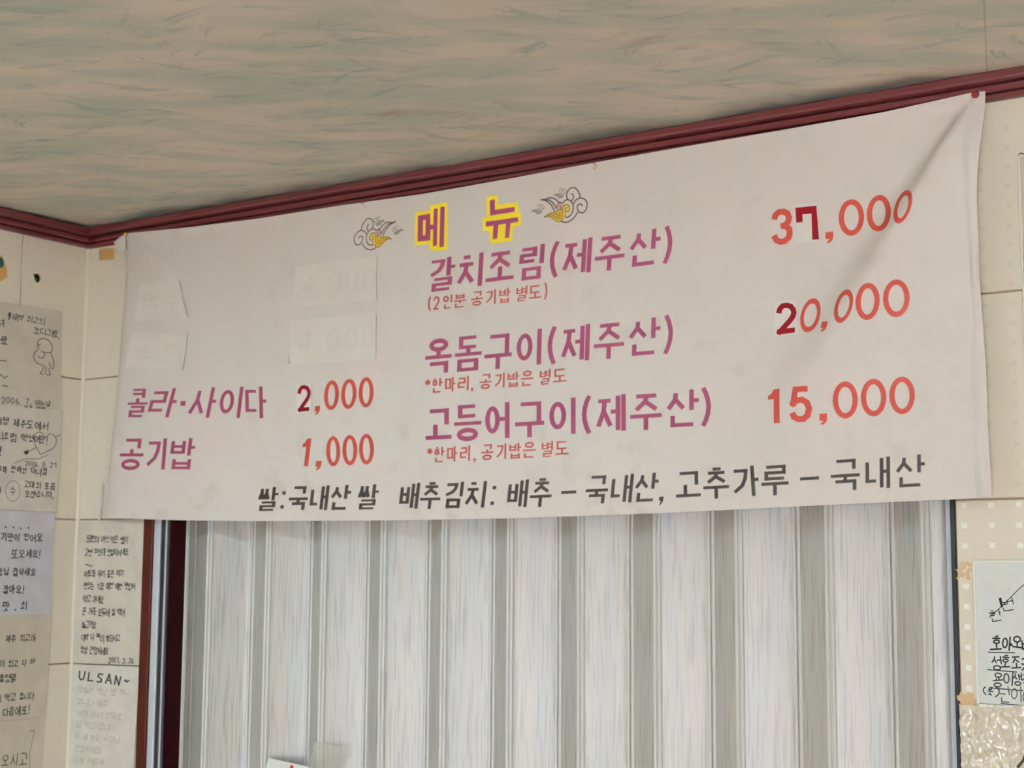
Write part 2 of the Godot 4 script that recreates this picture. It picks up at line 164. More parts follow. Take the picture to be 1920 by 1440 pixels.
	["P",8,0,[861.1,134.2,852.8,129.1,844.1,128,835.8,130.9,834.7,126.4,831.2,123.8,826.8,124,821.4,126.8,819.5,132,819.7,138.1,818,140.2,822,145.2,829.3,145.9,837,142.1,844.9,136.2,852.5,132.8]],
	["c",9,2,[811.2,107,814,100.5,813.2,93.1,808.4,87.5,801.8,86,794.9,88.4,788.4,94.7,784.8,101.4,783.5,107.1]],
	["c",9,2,[803.9,97.3,800.3,99.6,798.2,103.5,799.2,107.8,802.7,111.1]],
	["c",9,2,[797.7,117.3,794.3,112.7,789.4,108.9,782,107.9,774.2,110.4,768.5,115.8,766.1,122.3,767.3,129.6,771.4,134.7,778.1,136.1,784.4,132.5,787.9,126.5,787.6,121,783.3,119,778.7,120.5,776.9,123.5]],
	["c",9,2,[786.5,133.5,790.6,139.2,797.5,145.8,806.8,149.3,815.8,148.8,822.7,145.8]],
	["c",9,2,[820.4,112.1,817,108.5,811.2,107.6,804.2,110.9,799.2,116.5,797.1,123.5,798,130.9,801.9,137.2,808.4,140.1,814.3,140.3]],
	["c",9,2,[871,100.6,861.1,101.1,852.5,99.4,845,100.5,837.3,104.5,830.2,110.3,820.4,112.1]],
	["c",9,2,[871,100.6,860.9,103.3,851.6,109,844.4,116.6,840.1,123.3,838.2,128.5]],
	["c",9,2,[862.5,102.2,852.1,103.7,844.3,109.3,838.5,116.1,834.3,122.2]],
	["c",9,1.2,[833,120.5,834.1,116,831.5,112.3,827.2,111.3]],
	["c",9,1.2,[828.9,117,826.2,118.2,825.2,121.4,825.3,123.9]],
	["c",10,1.4,[821.5,124.9,819.9,118.3,816.4,116.3,811.1,116.6,806.3,121.2,805.1,126.3,808.5,130.2,813,129.4,815.5,126.3,815.1,122.6,811.3,122.8]],
	["c",10,1.4,[812.9,130.3,814.7,139.7]],
	["c",10,1.4,[861.1,134.2,852.8,129.4,844.1,128,835.8,130.9,834,125.9,829,123.7,822.2,126.1,819.8,132.6,821.9,137.8,827.6,140.2,834.4,138.2,842.2,133.5,851.2,131.2]],
	["c",10,1.4,[828.5,130.3,825.7,132.8,827.3,135.6,831,134.9,834.3,131.4]],
	["c",10,1.6,[861.1,134.2,852.5,132.8,844.9,136.2,837,142.1,829.3,145.9,822,145.2,818,140.2]],
	["P",11,0,[889.6,120,883.7,117.4,876.3,118.9,873.2,121.1,868.8,121,866.7,120.7,868.5,124.8,873.5,126.3,878,124.8,882.7,120.6]],
	["c",12,1,[875.8,116.5,877.3,112.1,875,109,870.5,110.4,869.1,114.3,871.5,115.8,873.5,113.1]],
	["c",12,1,[869.5,113.6,866.8,111.2,862.9,113.8,862.6,117.5,866.2,118.3,867.1,115.7]],
	["c",12,1.1,[889.6,120,883.7,117.4,876.3,118.9,874.3,117.3,871.2,118.9,871.7,121.3,874,120.4]],
	["c",12,1.1,[889.6,120,882.7,120.6,878,124.8,873.5,126.3,868.5,124.8,866.1,118.9]],
	["P",11,0,[843.6,96.4,837.5,93.7,830,95.2,826.9,97.4,822.4,97.3,820.3,97,822.1,101.1,827.2,102.6,831.7,101.2,836.5,96.9]],
	["c",12,1,[829.5,92.8,831,88.3,828.7,85.2,824.1,86.6,822.7,90.5,825.1,92.1,827.2,89.3]],
	["c",12,1,[823.1,89.8,820.3,87.3,816.4,90,816.1,93.7,819.7,94.5,820.7,92]],
	["c",12,1.1,[843.6,96.4,837.5,93.7,830,95.2,828,93.6,824.9,95.2,825.4,97.6,827.7,96.7]],
	["c",12,1.1,[843.6,96.4,836.5,96.9,831.7,101.2,827.2,102.6,822.1,101.1,819.7,95.2]]
]
const BANNER_TOP := [0.1268, 2.26, 0.149, 2.2683, 0.2416, 2.2635, 0.3345, 2.259, 0.512, 2.2534, 0.7324, 2.2527, 0.931, 2.2487, 1.124, 2.2506, 1.3089, 2.2545, 1.4803, 2.2565, 1.6308, 2.2573, 1.8057, 2.2593, 1.9429, 2.2669, 1.9579, 2.2654]
const BANNER_BOTTOM := [0.1024, 1.6716, 0.3381, 1.663, 0.5077, 1.6589, 0.8469, 1.6549, 1.12, 1.6544, 1.4157, 1.6583, 1.7736, 1.6665, 1.8975, 1.6693, 1.9494, 1.672]
const BANNER_LEFT := [0.1024, 1.6716, 0.1007, 1.7501, 0.1083, 1.8333, 0.1188, 1.9447, 0.1189, 1.9672, 0.123, 2.08, 0.1271, 2.1307, 0.1268, 2.1764, 0.1281, 2.2105, 0.1268, 2.26]
const BANNER_RIGHT := [1.9494, 1.672, 1.9492, 1.7107, 1.9477, 1.7565, 1.9477, 1.8601, 1.9456, 1.9183, 1.9433, 1.9962, 1.9442, 2.0351, 1.9444, 2.1014, 1.9471, 2.1401, 1.9535, 2.1869, 1.9574, 2.2328, 1.9579, 2.2654]
const FOLD := [1.944, 2.2631, -0.598, -0.8015, 0.1486, 2.265, 0.8125, -0.5829]
const PATCHES := [
	[0.1976, 2.1537, 0.314, 2.1501, 0.3374, 2.0713, 0.1829, 2.0788],
	[0.1732, 2.0525, 0.3374, 2.0381, 0.3276, 1.9662, 0.1575, 1.9811],
	[0.6231, 2.1456, 0.8229, 2.1431, 0.8233, 2.0629, 0.6188, 2.0666],
	[0.6158, 2.0394, 0.8235, 2.0371, 0.8236, 1.9526, 0.616, 1.9544],
	[1.6534, 2.1338, 1.6938, 2.1325, 1.6979, 2.0703, 1.6548, 2.0727],
	[1.6208, 1.9834, 1.6568, 1.9831, 1.6613, 1.9297, 1.6208, 1.9287],
	[0.6311, 1.917, 0.6681, 1.9169, 0.6704, 1.8617, 0.6343, 1.8609]
]
const LEFT_NOTES := [
	[0.303, 2.102, 0.0658, 2.1096, 0.0601, 1.8917, 0.2902, 1.8815],
	[0.2908, 1.891, 0.0547, 1.8978, 0.0618, 1.6842, 0.2787, 1.6832],
	[0.2787, 1.6832, 0.0632, 1.683, 0.0618, 1.4734, 0.2666, 1.4733],
	[0.2666, 1.4733, 0.0618, 1.4734, 0.0665, 1.2641, 0.2544, 1.2624],
	[0.2544, 1.2624, 0.0671, 1.2631, 0.0738, 1.0346, 0.2409, 1.0303]
]
const STRIP_NOTES := [
	[0.0079, 1.6661, 0.2047, 1.6653, 0.2055, 1.3734, 0.0023, 1.3707],
	[0.0024, 1.3685, 0.2056, 1.3702, 0.198, 1.127, -0.0008, 1.1224]
]
const RIGHT_NOTE := [1.9142, 1.5797, 2.0518, 1.5811, 2.053, 1.3785, 1.9159, 1.3805]
const RIGHT_FILM := [1.8871, 1.3763, 2.0385, 1.3838, 2.0395, 1.2135, 1.8889, 1.1997]
const DOOR_NOTE := [0.5431, 1.2099, 0.7205, 1.1939, 0.6742, 1.0078, 0.4862, 1.0274]
const DOOR_TAPE := [0.6596, 1.2472, 0.7346, 1.2412, 0.7128, 1.1936, 0.6426, 1.1983]
const YELLOW_TAPE := [0.0342, 2.2522, 0.0827, 2.249, 0.0825, 2.2235, 0.0357, 2.2263]
const STICKERS := [0.2376, 2.1737, 0.1349, 2.169]
const VALLEYS := [0.2728, 0.4381, 0.5916, 0.7331, 0.8775, 1.0213, 1.1607, 1.3041, 1.4561, 1.607, 1.763]
const RIDGES := [0.3585, 0.517, 0.659, 0.8027, 0.9425, 1.0852, 1.2298, 1.3771, 1.5251, 1.6781, 1.8308]
const BANNER_X := 0.04
const BANNER_Y := 2.30
const BANNER_PIXELS := 1055.67   # pixels of print to the metre
const INKS := [Color8(130, 48, 76), Color8(148, 52, 42), Color8(46, 37, 30), Color8(156, 50, 34), Color8(238, 212, 40), Color8(134, 46, 88), Color8(214, 158, 160), Color8(214, 190, 84), Color8(206, 160, 52), Color8(56, 42, 34), Color8(96, 70, 10), Color8(150, 144, 132), Color8(112, 104, 92)]
const CEILING := 2.293
const ROOM := 5.0
const WIDE := 6.2

var rng := RandomNumberGenerator.new()
var mats := {}

# ================================================================ painter: flat print drawn into images
class Canvas:
	var w: int
	var h: int
	var px: PackedByteArray

	func _init(image: Image):
		image.convert(Image.FORMAT_RGB8)
		w = image.get_width()
		h = image.get_height()
		px = image.get_data()

	func texture() -> ImageTexture:
		return ImageTexture.create_from_image(Image.create_from_data(w, h, false, Image.FORMAT_RGB8, px))

	func fill(contours: Array, c: Color, alpha := 1.0):
		var lo := INF
		var hi := -INF
		var left := INF
		var right := -INF
		var ax := PackedFloat32Array()
		var ay := PackedFloat32Array()
		var bx := PackedFloat32Array()
		var by := PackedFloat32Array()
		for pts in contours:
			var n: int = pts.size()
			for i in n:
				var a: Vector2 = pts[i]
				var b: Vector2 = pts[(i + 1) % n]
				lo = minf(lo, a.y)
				hi = maxf(hi, a.y)
				left = minf(left, a.x)
				right = maxf(right, a.x)
				ax.append(a.x)
				ay.append(a.y)
				bx.append(b.x)
				by.append(b.y)
		var x0 := maxi(0, int(floor(left)))
		var x1 := mini(w - 1, int(floor(right)))
		var y0 := maxi(0, int(floor(lo)))
		var y1 := mini(h - 1, int(floor(hi)))
		if x1 < x0 or y1 < y0:
			return
		var n2 := x1 - x0 + 1
		var r := c.r * 255.0
		var g := c.g * 255.0
		var b3 := c.b * 255.0
		var cov := PackedFloat32Array()
		cov.resize(n2)
		for y in range(y0, y1 + 1):
			cov.fill(0.0)
			for k in 4:
				var ys := y + (k + 0.5) * 0.25
				var xs := PackedFloat32Array()
				for e in ax.size():
					if (ay[e] <= ys) != (by[e] <= ys):
						xs.append(ax[e] + (ys - ay[e]) / (by[e] - ay[e]) * (bx[e] - ax[e]))
				xs.sort()
				for s in range(0, xs.size() - 1, 2):
					var xa := maxf(xs[s] - x0, 0.0)
					var xb := minf(xs[s + 1] - x0, float(n2))
					if xb <= xa:
						continue
					var ia := int(xa)
					var ib := mini(int(xb), n2 - 1)
					if ia == ib:
						cov[ia] += (xb - xa) * 0.25
					else:
						cov[ia] += (ia + 1 - xa) * 0.25
						for i in range(ia + 1, ib):
							cov[i] += 0.25
						cov[ib] += (xb - ib) * 0.25
			var at := (y * w + x0) * 3
			for i in n2:
				var v := cov[i] * alpha
				if v > 0.002:
					px[at] = int(px[at] + (r - px[at]) * v)
					px[at + 1] = int(px[at + 1] + (g - px[at + 1]) * v)
					px[at + 2] = int(px[at + 2] + (b3 - px[at + 2]) * v)
				at += 3

	# a pen stroke of even width with square ends; m carries it from its own axes to the picture
	func stroke(pts: Array, full: float, c: Color, alpha := 1.0, m := Transform2D.IDENTITY, bar := 1.0):
		var n := pts.size()
		for i in n - 1:
			var a: Vector2 = pts[i]
			var b: Vector2 = pts[i + 1]
			var d := b - a
			if d.length() < 0.001:
				continue
			d = d.normalized()
			var t := full * lerpf(bar, 1.0, absf(d.y))
			if i > 0:
				var before: Vector2 = (a - pts[i - 1]).normalized()
				a -= d * (0.5 * full * lerpf(bar, 1.0, absf(before.y)) * minf(1.0, tan(minf(absf(before.angle_to(d)), 2.0) * 0.5)))
			if i < n - 2:
				var after: Vector2 = (pts[i + 2] - b).normalized()
				b += d * (0.5 * full * lerpf(bar, 1.0, absf(after.y)) * minf(1.0, tan(minf(absf(d.angle_to(after)), 2.0) * 0.5)))
			var o := Vector2(-d.y, d.x) * t * 0.5
			fill([[m * (a + o), m * (b + o), m * (b - o), m * (a - o)]], c, alpha)

	func ring(c0: Vector2, r: Vector2, t: float, c: Color, alpha := 1.0, m := Transform2D.IDENTITY):
		var outer := []
		var inner := []
		for i in 30:
			var a := TAU * i / 30.0
			var e := Vector2(cos(a), sin(a))
			outer.append(m * (c0 + e * (r + Vector2(t, t) * 0.5)))
			inner.append(m * (c0 + e * (r - Vector2(t, t) * 0.5)))
		fill([outer, inner], c, alpha)

	func glyph(ch: String, w0: float, h0: float, t: float, c: Color, m: Transform2D, alpha := 1.0, wobble := 0.0, dice: RandomNumberGenerator = null, bar := 1.0):
		var g := Pen.glyph(ch, w0, h0, t, bar)
		for l in g.lines:
			var q := []
			for v in l:
				q.append(v + (Vector2(dice.randf_range(-1, 1), dice.randf_range(-1, 1)) * wobble if dice else Vector2.ZERO))
			stroke(q, t, c, alpha, m, bar)
		for r in g.rings:
			ring(Vector2(r[0], r[1]), Vector2(r[2], r[3]), t, c, alpha, m)
		for poly in g.fills:
			var q := []
			for v in poly:
				q.append(m * v)
			fill([q], c, alpha)

	# a line of pen writing: every letter a little different
	func write(text: String, x: float, y: float, size: float, t: float, c: Color, dice: RandomNumberGenerator, rise := 0.0, alpha := 0.9, tight := 0.82):
		for ch in text:
			if ch == " ":
				x += size * 0.42
				continue
			var s := size * dice.randf_range(0.86, 1.08)
			var wide := s * (0.34 if ch in ".,!:'" else 0.55 if ch in "0123456789()" else 0.74)
			var lean := dice.randf_range(-0.12, 0.05)
			var m := Transform2D(Vector2(1, rise), Vector2(lean, 1), Vector2(x, y + dice.randf_range(-0.08, 0.08) * size))
			glyph(ch, wide, s, t * 1.4, c, m, alpha, size * 0.05, dice)
			x += (wide + size * 0.1) * tight / 0.82
			y += rise * wide


# the strokes of letters, as centre lines inside a box of w0 by h0
class Pen:
	static func poly(list: Array, pts: Array, b: Rect2):
		var q := []
		for v in pts:
			q.append(b.position + Vector2(v[0], v[1]) * b.size)
		list.append(q)

	static func jamo(g: Dictionary, ch: String, b: Rect2, slanted := false):
		var l: Array = g.lines
		match ch:
			"ㄱ":
				poly(l, [[0, 0], [1, 0], [0.93, 0.36], [0.66, 0.7], [0, 1]] if slanted else [[0, 0], [1, 0], [1, 1]], b)
			"ㄴ":
				poly(l, [[0, 0], [0, 1], [1, 1]], b)
			"ㄷ":
				poly(l, [[1, 0], [0, 0], [0, 1], [1, 1]], b)
			"ㄹ":
				poly(l, [[0, 0], [1, 0], [1, 0.5], [0, 0.5], [0, 1], [1, 1]], b)
			"ㅁ":
				poly(l, [[0.5, 0], [1, 0], [1, 1], [0, 1], [0, 0], [0.5, 0]], b)
			"ㅂ":
				poly(l, [[0, 0], [0, 1], [1, 1], [1, 0]], b)
				poly(l, [[0, 0.48], [1, 0.48]], b)
			"ㅅ":
				poly(l, [[0.5, -0.06], [0.46, 0.36], [0, 1]], b)
				poly(l, [[0.44, 0.34], [1, 1]], b)
			"ㅇ":
				g.rings.append([b.position.x + b.size.x * 0.5, b.position.y + b.size.y * 0.5, b.size.x * 0.5, b.size.y * 0.5])
			"ㅈ":
				poly(l, [[0, 0], [1, 0]], b)
				poly(l, [[0.52, 0], [0.44, 0.42], [0, 1]], b)
				poly(l, [[0.46, 0.42], [1, 1]], b)
			"ㅊ":
				poly(l, [[0.28, -0.04], [0.76, -0.04]], b)
				poly(l, [[0, 0.26], [1, 0.26]], b)
				poly(l, [[0.52, 0.26], [0.45, 0.56], [0, 1]], b)
				poly(l, [[0.46, 0.56], [1, 1]], b)
			"ㅋ":
				poly(l, [[0, 0], [1, 0], [0.93, 0.36], [0.66, 0.7], [0, 1]] if slanted else [[0, 0], [1, 0], [1, 1]], b)
				poly(l, [[0, 0.5], [0.95, 0.5]], b)
			"ㅌ":
				poly(l, [[1, 0], [0, 0], [0, 1], [1, 1]], b)
				poly(l, [[0, 0.5], [1, 0.5]], b)
			"ㅍ":
				poly(l, [[0, 0], [1, 0]], b)
				poly(l, [[0, 1], [1, 1]], b)
				poly(l, [[0.3, 0], [0.3, 1]], b)
				poly(l, [[0.7, 0], [0.7, 1]], b)
			"ㅎ":
				poly(l, [[0.3, -0.02], [0.72, -0.02]], b)
				poly(l, [[0, 0.27], [1, 0.27]], b)
				g.rings.append([b.position.x + b.size.x * 0.5, b.position.y + b.size.y * 0.77, b.size.x * 0.36, b.size.y * 0.24])
			"ㄲ", "ㄸ", "ㅃ", "ㅆ", "ㅉ":
				var one: String = {"ㄲ": "ㄱ", "ㄸ": "ㄷ", "ㅃ": "ㅂ", "ㅆ": "ㅅ", "ㅉ": "ㅈ"}[ch]
				jamo(g, one, Rect2(b.position, b.size * Vector2(0.46, 1)), slanted)
				jamo(g, one, Rect2(b.position + b.size * Vector2(0.54, 0), b.size * Vector2(0.46, 1)), slanted)

	static func glyph(ch: String, w: float, h: float, t: float, bar := 1.0) -> Dictionary:
		var g := {"lines": [], "rings": [], "fills": []}
		var i := Vector2(t, t * bar) * 0.5
		var inner := Rect2(i, Vector2(w - t, h - t))
		var code := ch.unicode_at(0)
		if code < 0xAC00 or code > 0xD7A3:
			sign_strokes(g, ch, w, h, t, inner)
			return g
		code -= 0xAC00
		var first: String = "ㄱㄲㄴㄷㄸㄹㅁㅂㅃㅅㅆㅇㅈㅉㅊㅋㅌㅍㅎ"[code / 588]
		var v := (code / 28) % 21
		var last: String = " ㄱㄲㄳㄴㄵㄶㄷㄹㄺㄻㄼㄽㄾㄿㅀㅁㅂㅄㅅㅆㅇㅈㅊㅋㅌㅍㅎ"[code % 28]
		var tail := last != " "
		# a box in fractions of the letter's ink, drawn in by half a stroke
		var box := func(x0: float, y0: float, x1: float, y1: float) -> Rect2:
			return Rect2(Vector2(x0 * w, y0 * h) + i, Vector2((x1 - x0) * w, (y1 - y0) * h) - 2.0 * i)
		var l: Array = g.lines
		var flat := [8, 12, 13, 17, 18]
		if v in flat:
			if not tail:
				if v == 8:
					jamo(g, first, box.call(0.08, 0.06, 0.9, 0.56))
					l.append([Vector2(w * (0.38 if first == "ㄱ" else 0.5), h * 0.5), Vector2(w * (0.38 if first == "ㄱ" else 0.5), h * 0.84)])
					l.append([Vector2(0, h * 0.86), Vector2(w, h * 0.86)])
				elif v == 12:
					jamo(g, first, box.call(0.08, 0.06, 0.9, 0.52))
					l.append([Vector2(w * 0.34, h * 0.52), Vector2(w * 0.34, h * 0.84)])
					l.append([Vector2(w * 0.66, h * 0.52), Vector2(w * 0.66, h * 0.84)])
					l.append([Vector2(0, h * 0.86), Vector2(w, h * 0.86)])
				elif v == 18:
					jamo(g, first, box.call(0.08, 0.06, 0.9, 0.64))
					l.append([Vector2(0, h * 0.82), Vector2(w, h * 0.82)])
				else:
					jamo(g, first, box.call(0.12, 0.0 if first in "ㅊㅎ" else 0.04, 0.9, 0.52))
					if first == "ㄱ":
						l[-1][2].y = h * 0.64
					l.append([Vector2(0, h * 0.64), Vector2(w, h * 0.64)])
					for x in ([0.5] if v == 13 else [0.33, 0.67]):
						l.append([Vector2(w * x, h * 0.64), Vector2(w * x, h * 1.02)])
			else:
				jamo(g, first, box.call(0.14, 0.0, 0.86, 0.36))
				if v == 8:
					l.append([Vector2(w * 0.5, h * 0.34), Vector2(w * 0.5, h * 0.5)])
				l.append([Vector2(0, h * 0.52), Vector2(w, h * 0.52)])
				if v == 12:
					l.append([Vector2(w * 0.36, h * 0.34), Vector2(w * 0.36, h * 0.5)])
					l.append([Vector2(w * 0.64, h * 0.34), Vector2(w * 0.64, h * 0.5)])
				if v == 13:
					l.append([Vector2(w * 0.5, h * 0.52), Vector2(w * 0.5, h * 0.7)])
				jamo(g, last, box.call(0.1, 0.6 if last == "ㄹ" else 0.66, 0.88, 1.0 if last != "ㄱ" else 1.04))
			return g
		var both := v in [9, 10, 11, 14, 15, 16, 19]
		var low := 0.56 if tail else 1.0
		var side: int = {9: 0, 10: 1, 11: 20, 14: 4, 15: 5, 16: 20, 19: 20}.get(v, v)
		var room := 0.62
		var stem := w - t * 0.5
		var cross := h * (0.3 if tail else 0.46)
		match side:
			0, 2:
				stem = w - t * 1.15 - (w * 0.06)
				room = 0.6
				l.append([Vector2(stem, 0), Vector2(stem, h * low)])
				l.append([Vector2(stem, cross), Vector2(w, cross)])
				if side == 2:
					l.append([Vector2(stem, cross + h * 0.16), Vector2(w, cross + h * 0.16)])
			4, 6:
				room = 0.6
				l.append([Vector2(stem, 0), Vector2(stem, h * low)])
				var from := w * 0.58
				if side == 4:
					l.append([Vector2(from, cross), Vector2(stem, cross)])
				else:
					l.append([Vector2(from, cross * 0.66), Vector2(stem, cross * 0.66)])
					l.append([Vector2(from, cross * 1.3), Vector2(stem, cross * 1.3)])
			1, 3:
				var one := w * 0.66
				room = 0.5
				l.append([Vector2(one, h * 0.03), Vector2(one, h * low * 0.97)])
				l.append([Vector2(stem, 0), Vector2(stem, h * low)])
				l.append([Vector2(one, cross), Vector2(stem, cross)])
			5, 7:
				var one := w * 0.74
				room = 0.56
				l.append([Vector2(one, h * 0.03), Vector2(one, h * low * 0.97)])
				l.append([Vector2(stem, 0), Vector2(stem, h * low)])
				l.append([Vector2(w * 0.5, cross), Vector2(one, cross)])
			_:
				room = 0.7 if first != "ㅇ" else 0.64
				l.append([Vector2(stem, 0), Vector2(stem, h * low)])
		if both:
			jamo(g, first, box.call(0.06, 0.06, room - 0.02, 0.3 if tail else 0.5))
			var y := h * (0.5 if tail else 0.78)
			l.append([Vector2(0, y), Vector2(w * room, y)])
			if v < 12:
				l.append([Vector2(w * room * 0.5, h * (0.34 if tail else 0.54)), Vector2(w * room * 0.5, y)])
			elif v < 19:
				l.append([Vector2(w * room * 0.5, y), Vector2(w * room * 0.5, y + h * (0.12 if tail else 0.22))])
		elif tail:
			jamo(g, first, box.call(0.0, 0.0 if first in "ㅎㅊ" else 0.05, room, 0.55 if first in "ㄱㅅㅆ" else 0.5), true)
			jamo(g, last, box.call(0.13, 0.6 if last == "ㄹ" else 0.64, 0.9, 1.0))
		else:
			jamo(g, first, box.call(0.0, 0.06 if first in "ㅊㅎ" else 0.1, room, 0.9 if first in "ㄱㅅㅈㅊㅋ" else 0.84 if first == "ㅇ" else 0.8), true)
		return g

	static func sign_strokes(g: Dictionary, ch: String, w: float, h: float, t: float, b: Rect2):
		var l: Array = g.lines
		var square := func(x: float, y: float, s: float):
			g.fills.append([Vector2(x - s, y - s), Vector2(x + s, y - s), Vector2(x + s, y + s), Vector2(x - s, y + s)])
		match ch:
			"0":
				jamo(g, "ㅇ", b)
			"1":
				l.append([Vector2(w - t * 0.5, 0), Vector2(w - t * 0.5, h)])
				g.fills.append([Vector2(0, h * 0.29), Vector2(0, h * 0.19), Vector2((w - t) * 0.6, h * 0.13), Vector2(w - t, 0), Vector2(w - t * 0.5, 0), Vector2(w - t * 0.5, h * 0.29)])
			"2":
				poly(l, [[0, 0.28], [0.08, 0.12], [0.28, 0.01], [0.55, 0], [0.82, 0.06], [0.98, 0.2], [1, 0.32], [0.92, 0.46], [0.7, 0.62], [0.3, 0.85], [0.05, 1], [1, 1]], b)
			"3":
				poly(l, [[0, 0.24], [0.1, 0.09], [0.32, 0], [0.6, 0], [0.86, 0.08], [0.96, 0.22], [0.9, 0.36], [0.7, 0.46], [0.42, 0.48]], b)
				poly(l, [[0.5, 0.48], [0.78, 0.5], [0.97, 0.6], [1, 0.74], [0.93, 0.89], [0.7, 0.99], [0.4, 1], [0.14, 0.93], [0, 0.77]], b)
			"4":
				poly(l, [[0.7, 1], [0.7, 0], [0, 0.66], [1, 0.66]], b)
			"5":
				poly(l, [[0.95, 0], [0.2, 0], [0.07, 0.47], [0.32, 0.37], [0.62, 0.36], [0.88, 0.46], [1, 0.66], [0.9, 0.88], [0.65, 1], [0.35, 1], [0.1, 0.92], [0, 0.78]], b)
			"6":
				poly(l, [[0.9, 0], [0.4, 0.2], [0.05, 0.6], [0.2, 0.95], [0.7, 1], [1, 0.75], [0.7, 0.5], [0.15, 0.6]], b)
			"7":
				poly(l, [[0, 0], [1, 0], [0.4, 1]], b)
			"8":
				g.rings.append([w * 0.5, h * 0.27, w * 0.36, h * 0.22])
				g.rings.append([w * 0.5, h * 0.74, w * 0.44, h * 0.24])
			"9":
				g.rings.append([w * 0.45, h * 0.3, w * 0.4, h * 0.26])
				poly(l, [[0.95, 0.2], [0.8, 1]], b)
			"'":
				g.fills.append([Vector2(0, 0), Vector2(w, 0), Vector2(w, h * 0.55), Vector2(w * 0.8, h * 0.82), Vector2(w * 0.3, h), Vector2(w * 0.15, h * 0.86), Vector2(w * 0.55, h * 0.62), Vector2(0, h * 0.6)])
			",":
				g.fills.append([Vector2(w * 0.1, h * 0.86), Vector2(w * 0.95, h * 0.86), Vector2(w * 0.9, h * 1.02), Vector2(w * 0.4, h * 1.16), Vector2(w * 0.25, h * 1.12), Vector2(w * 0.55, h * 1.0), Vector2(w * 0.1, h * 1.0)])
			".":
				square.call(w * 0.4, h * 0.92, t * 0.7)
			":":
				square.call(w * 0.6, h * 0.26, t * 0.52)
				square.call(w * 0.5, h * 0.84, t * 0.52)
			"·":
				square.call(w * 0.5, h * 0.52, t * 0.68)
			"-":
				l.append([Vector2(0, h * 0.54), Vector2(w, h * 0.54)])
			"!":
				l.append([Vector2(w * 0.5, 0), Vector2(w * 0.45, h * 0.65)])
				square.call(w * 0.42, h * 0.9, t * 0.6)
			"*":
				for k in 3:
					var a := PI / 6.0 + k * PI / 3.0
					var d := Vector2(cos(a), sin(a)) * w * 0.5
					l.append([Vector2(w * 0.5, h * 0.24) - d, Vector2(w * 0.5, h * 0.24) + d])
			"(":
				poly(l, [[1, -0.08], [0.5, 0.1], [0.15, 0.32], [0.05, 0.5], [0.15, 0.7], [0.5, 0.92], [1, 1.1]], b)
			")":
				poly(l, [[0, -0.08], [0.5, 0.1], [0.85, 0.32], [0.95, 0.5], [0.85, 0.7], [0.5, 0.92], [0, 1.1]], b)
			"U":
				poly(l, [[0, 0], [0.02, 0.8], [0.3, 1], [0.8, 0.85], [1, 0]], b)
			"L":
				poly(l, [[0.1, 0], [0, 1], [1, 0.95]], b)
			"S":
				poly(l, [[1, 0.05], [0.3, 0.1], [0.1, 0.35], [0.8, 0.6], [0.75, 0.9], [0, 1]], b)
			"A":
				poly(l, [[0, 1], [0.5, 0], [1, 1]], b)
				poly(l, [[0.2, 0.65], [0.8, 0.65]], b)
			"N":
				poly(l, [[0, 1], [0.1, 0], [0.85, 1], [1, 0]], b)
			"~":
				poly(l, [[0, 0.55], [0.3, 0.45], [0.6, 0.6], [1, 0.45]], b)


# ================================================================ scene helpers
func tag(o: Node, label: String, category: String, group := ""):
	o.set_meta("label", label)
	o.set_meta("category", category)
	if group:
		o.set_meta("group", group)
	return o

func structure(o: Node, label := ""):
	o.set_meta("kind", "structure")
	if label:
		o.set_meta("label", label)
	return o

func thing(called: String, at := Vector3.ZERO) -> Node3D:
	var o := Node3D.new()
	o.name = called
	add_child(o, true)
	o.position = at
	return o

func build(st: SurfaceTool, called: String, m: Material, parent: Node = self) -> MeshInstance3D:
	return place(st.commit(), called, m, parent)

func place(mesh: Mesh, called: String, m: Material, parent: Node = self, at := Vector3.ZERO) -> MeshInstance3D:
	var o := MeshInstance3D.new()
	o.mesh = mesh
	o.material_override = m
	o.name = called
	o.position = at
	parent.add_child(o, true)
	return o

func start() -> SurfaceTool:
	var st := SurfaceTool.new()
	st.begin(Mesh.PRIMITIVE_TRIANGLES)
	return st

# a flat face whose front looks away from the point "inside"
func face(st: SurfaceTool, pts: Array, inside: Vector3, uvs := []):
	var n: Vector3 = (pts[2] - pts[0]).cross(pts[1] - pts[0])
	var mid := Vector3.ZERO
	for v in pts:
		mid += v / pts.size()
	var order := range(pts.size())
	if n.dot(mid - inside) < 0:
		order.reverse()
		n = -n
	n = n.normalized()
	for k in range(1, pts.size() - 1):
		for j in [order[0], order[k], order[k + 1]]:
			st.set_normal(n)
			st.set_uv(uvs[j] if uvs else Vector2.ZERO)
			st.add_vertex(pts[j])

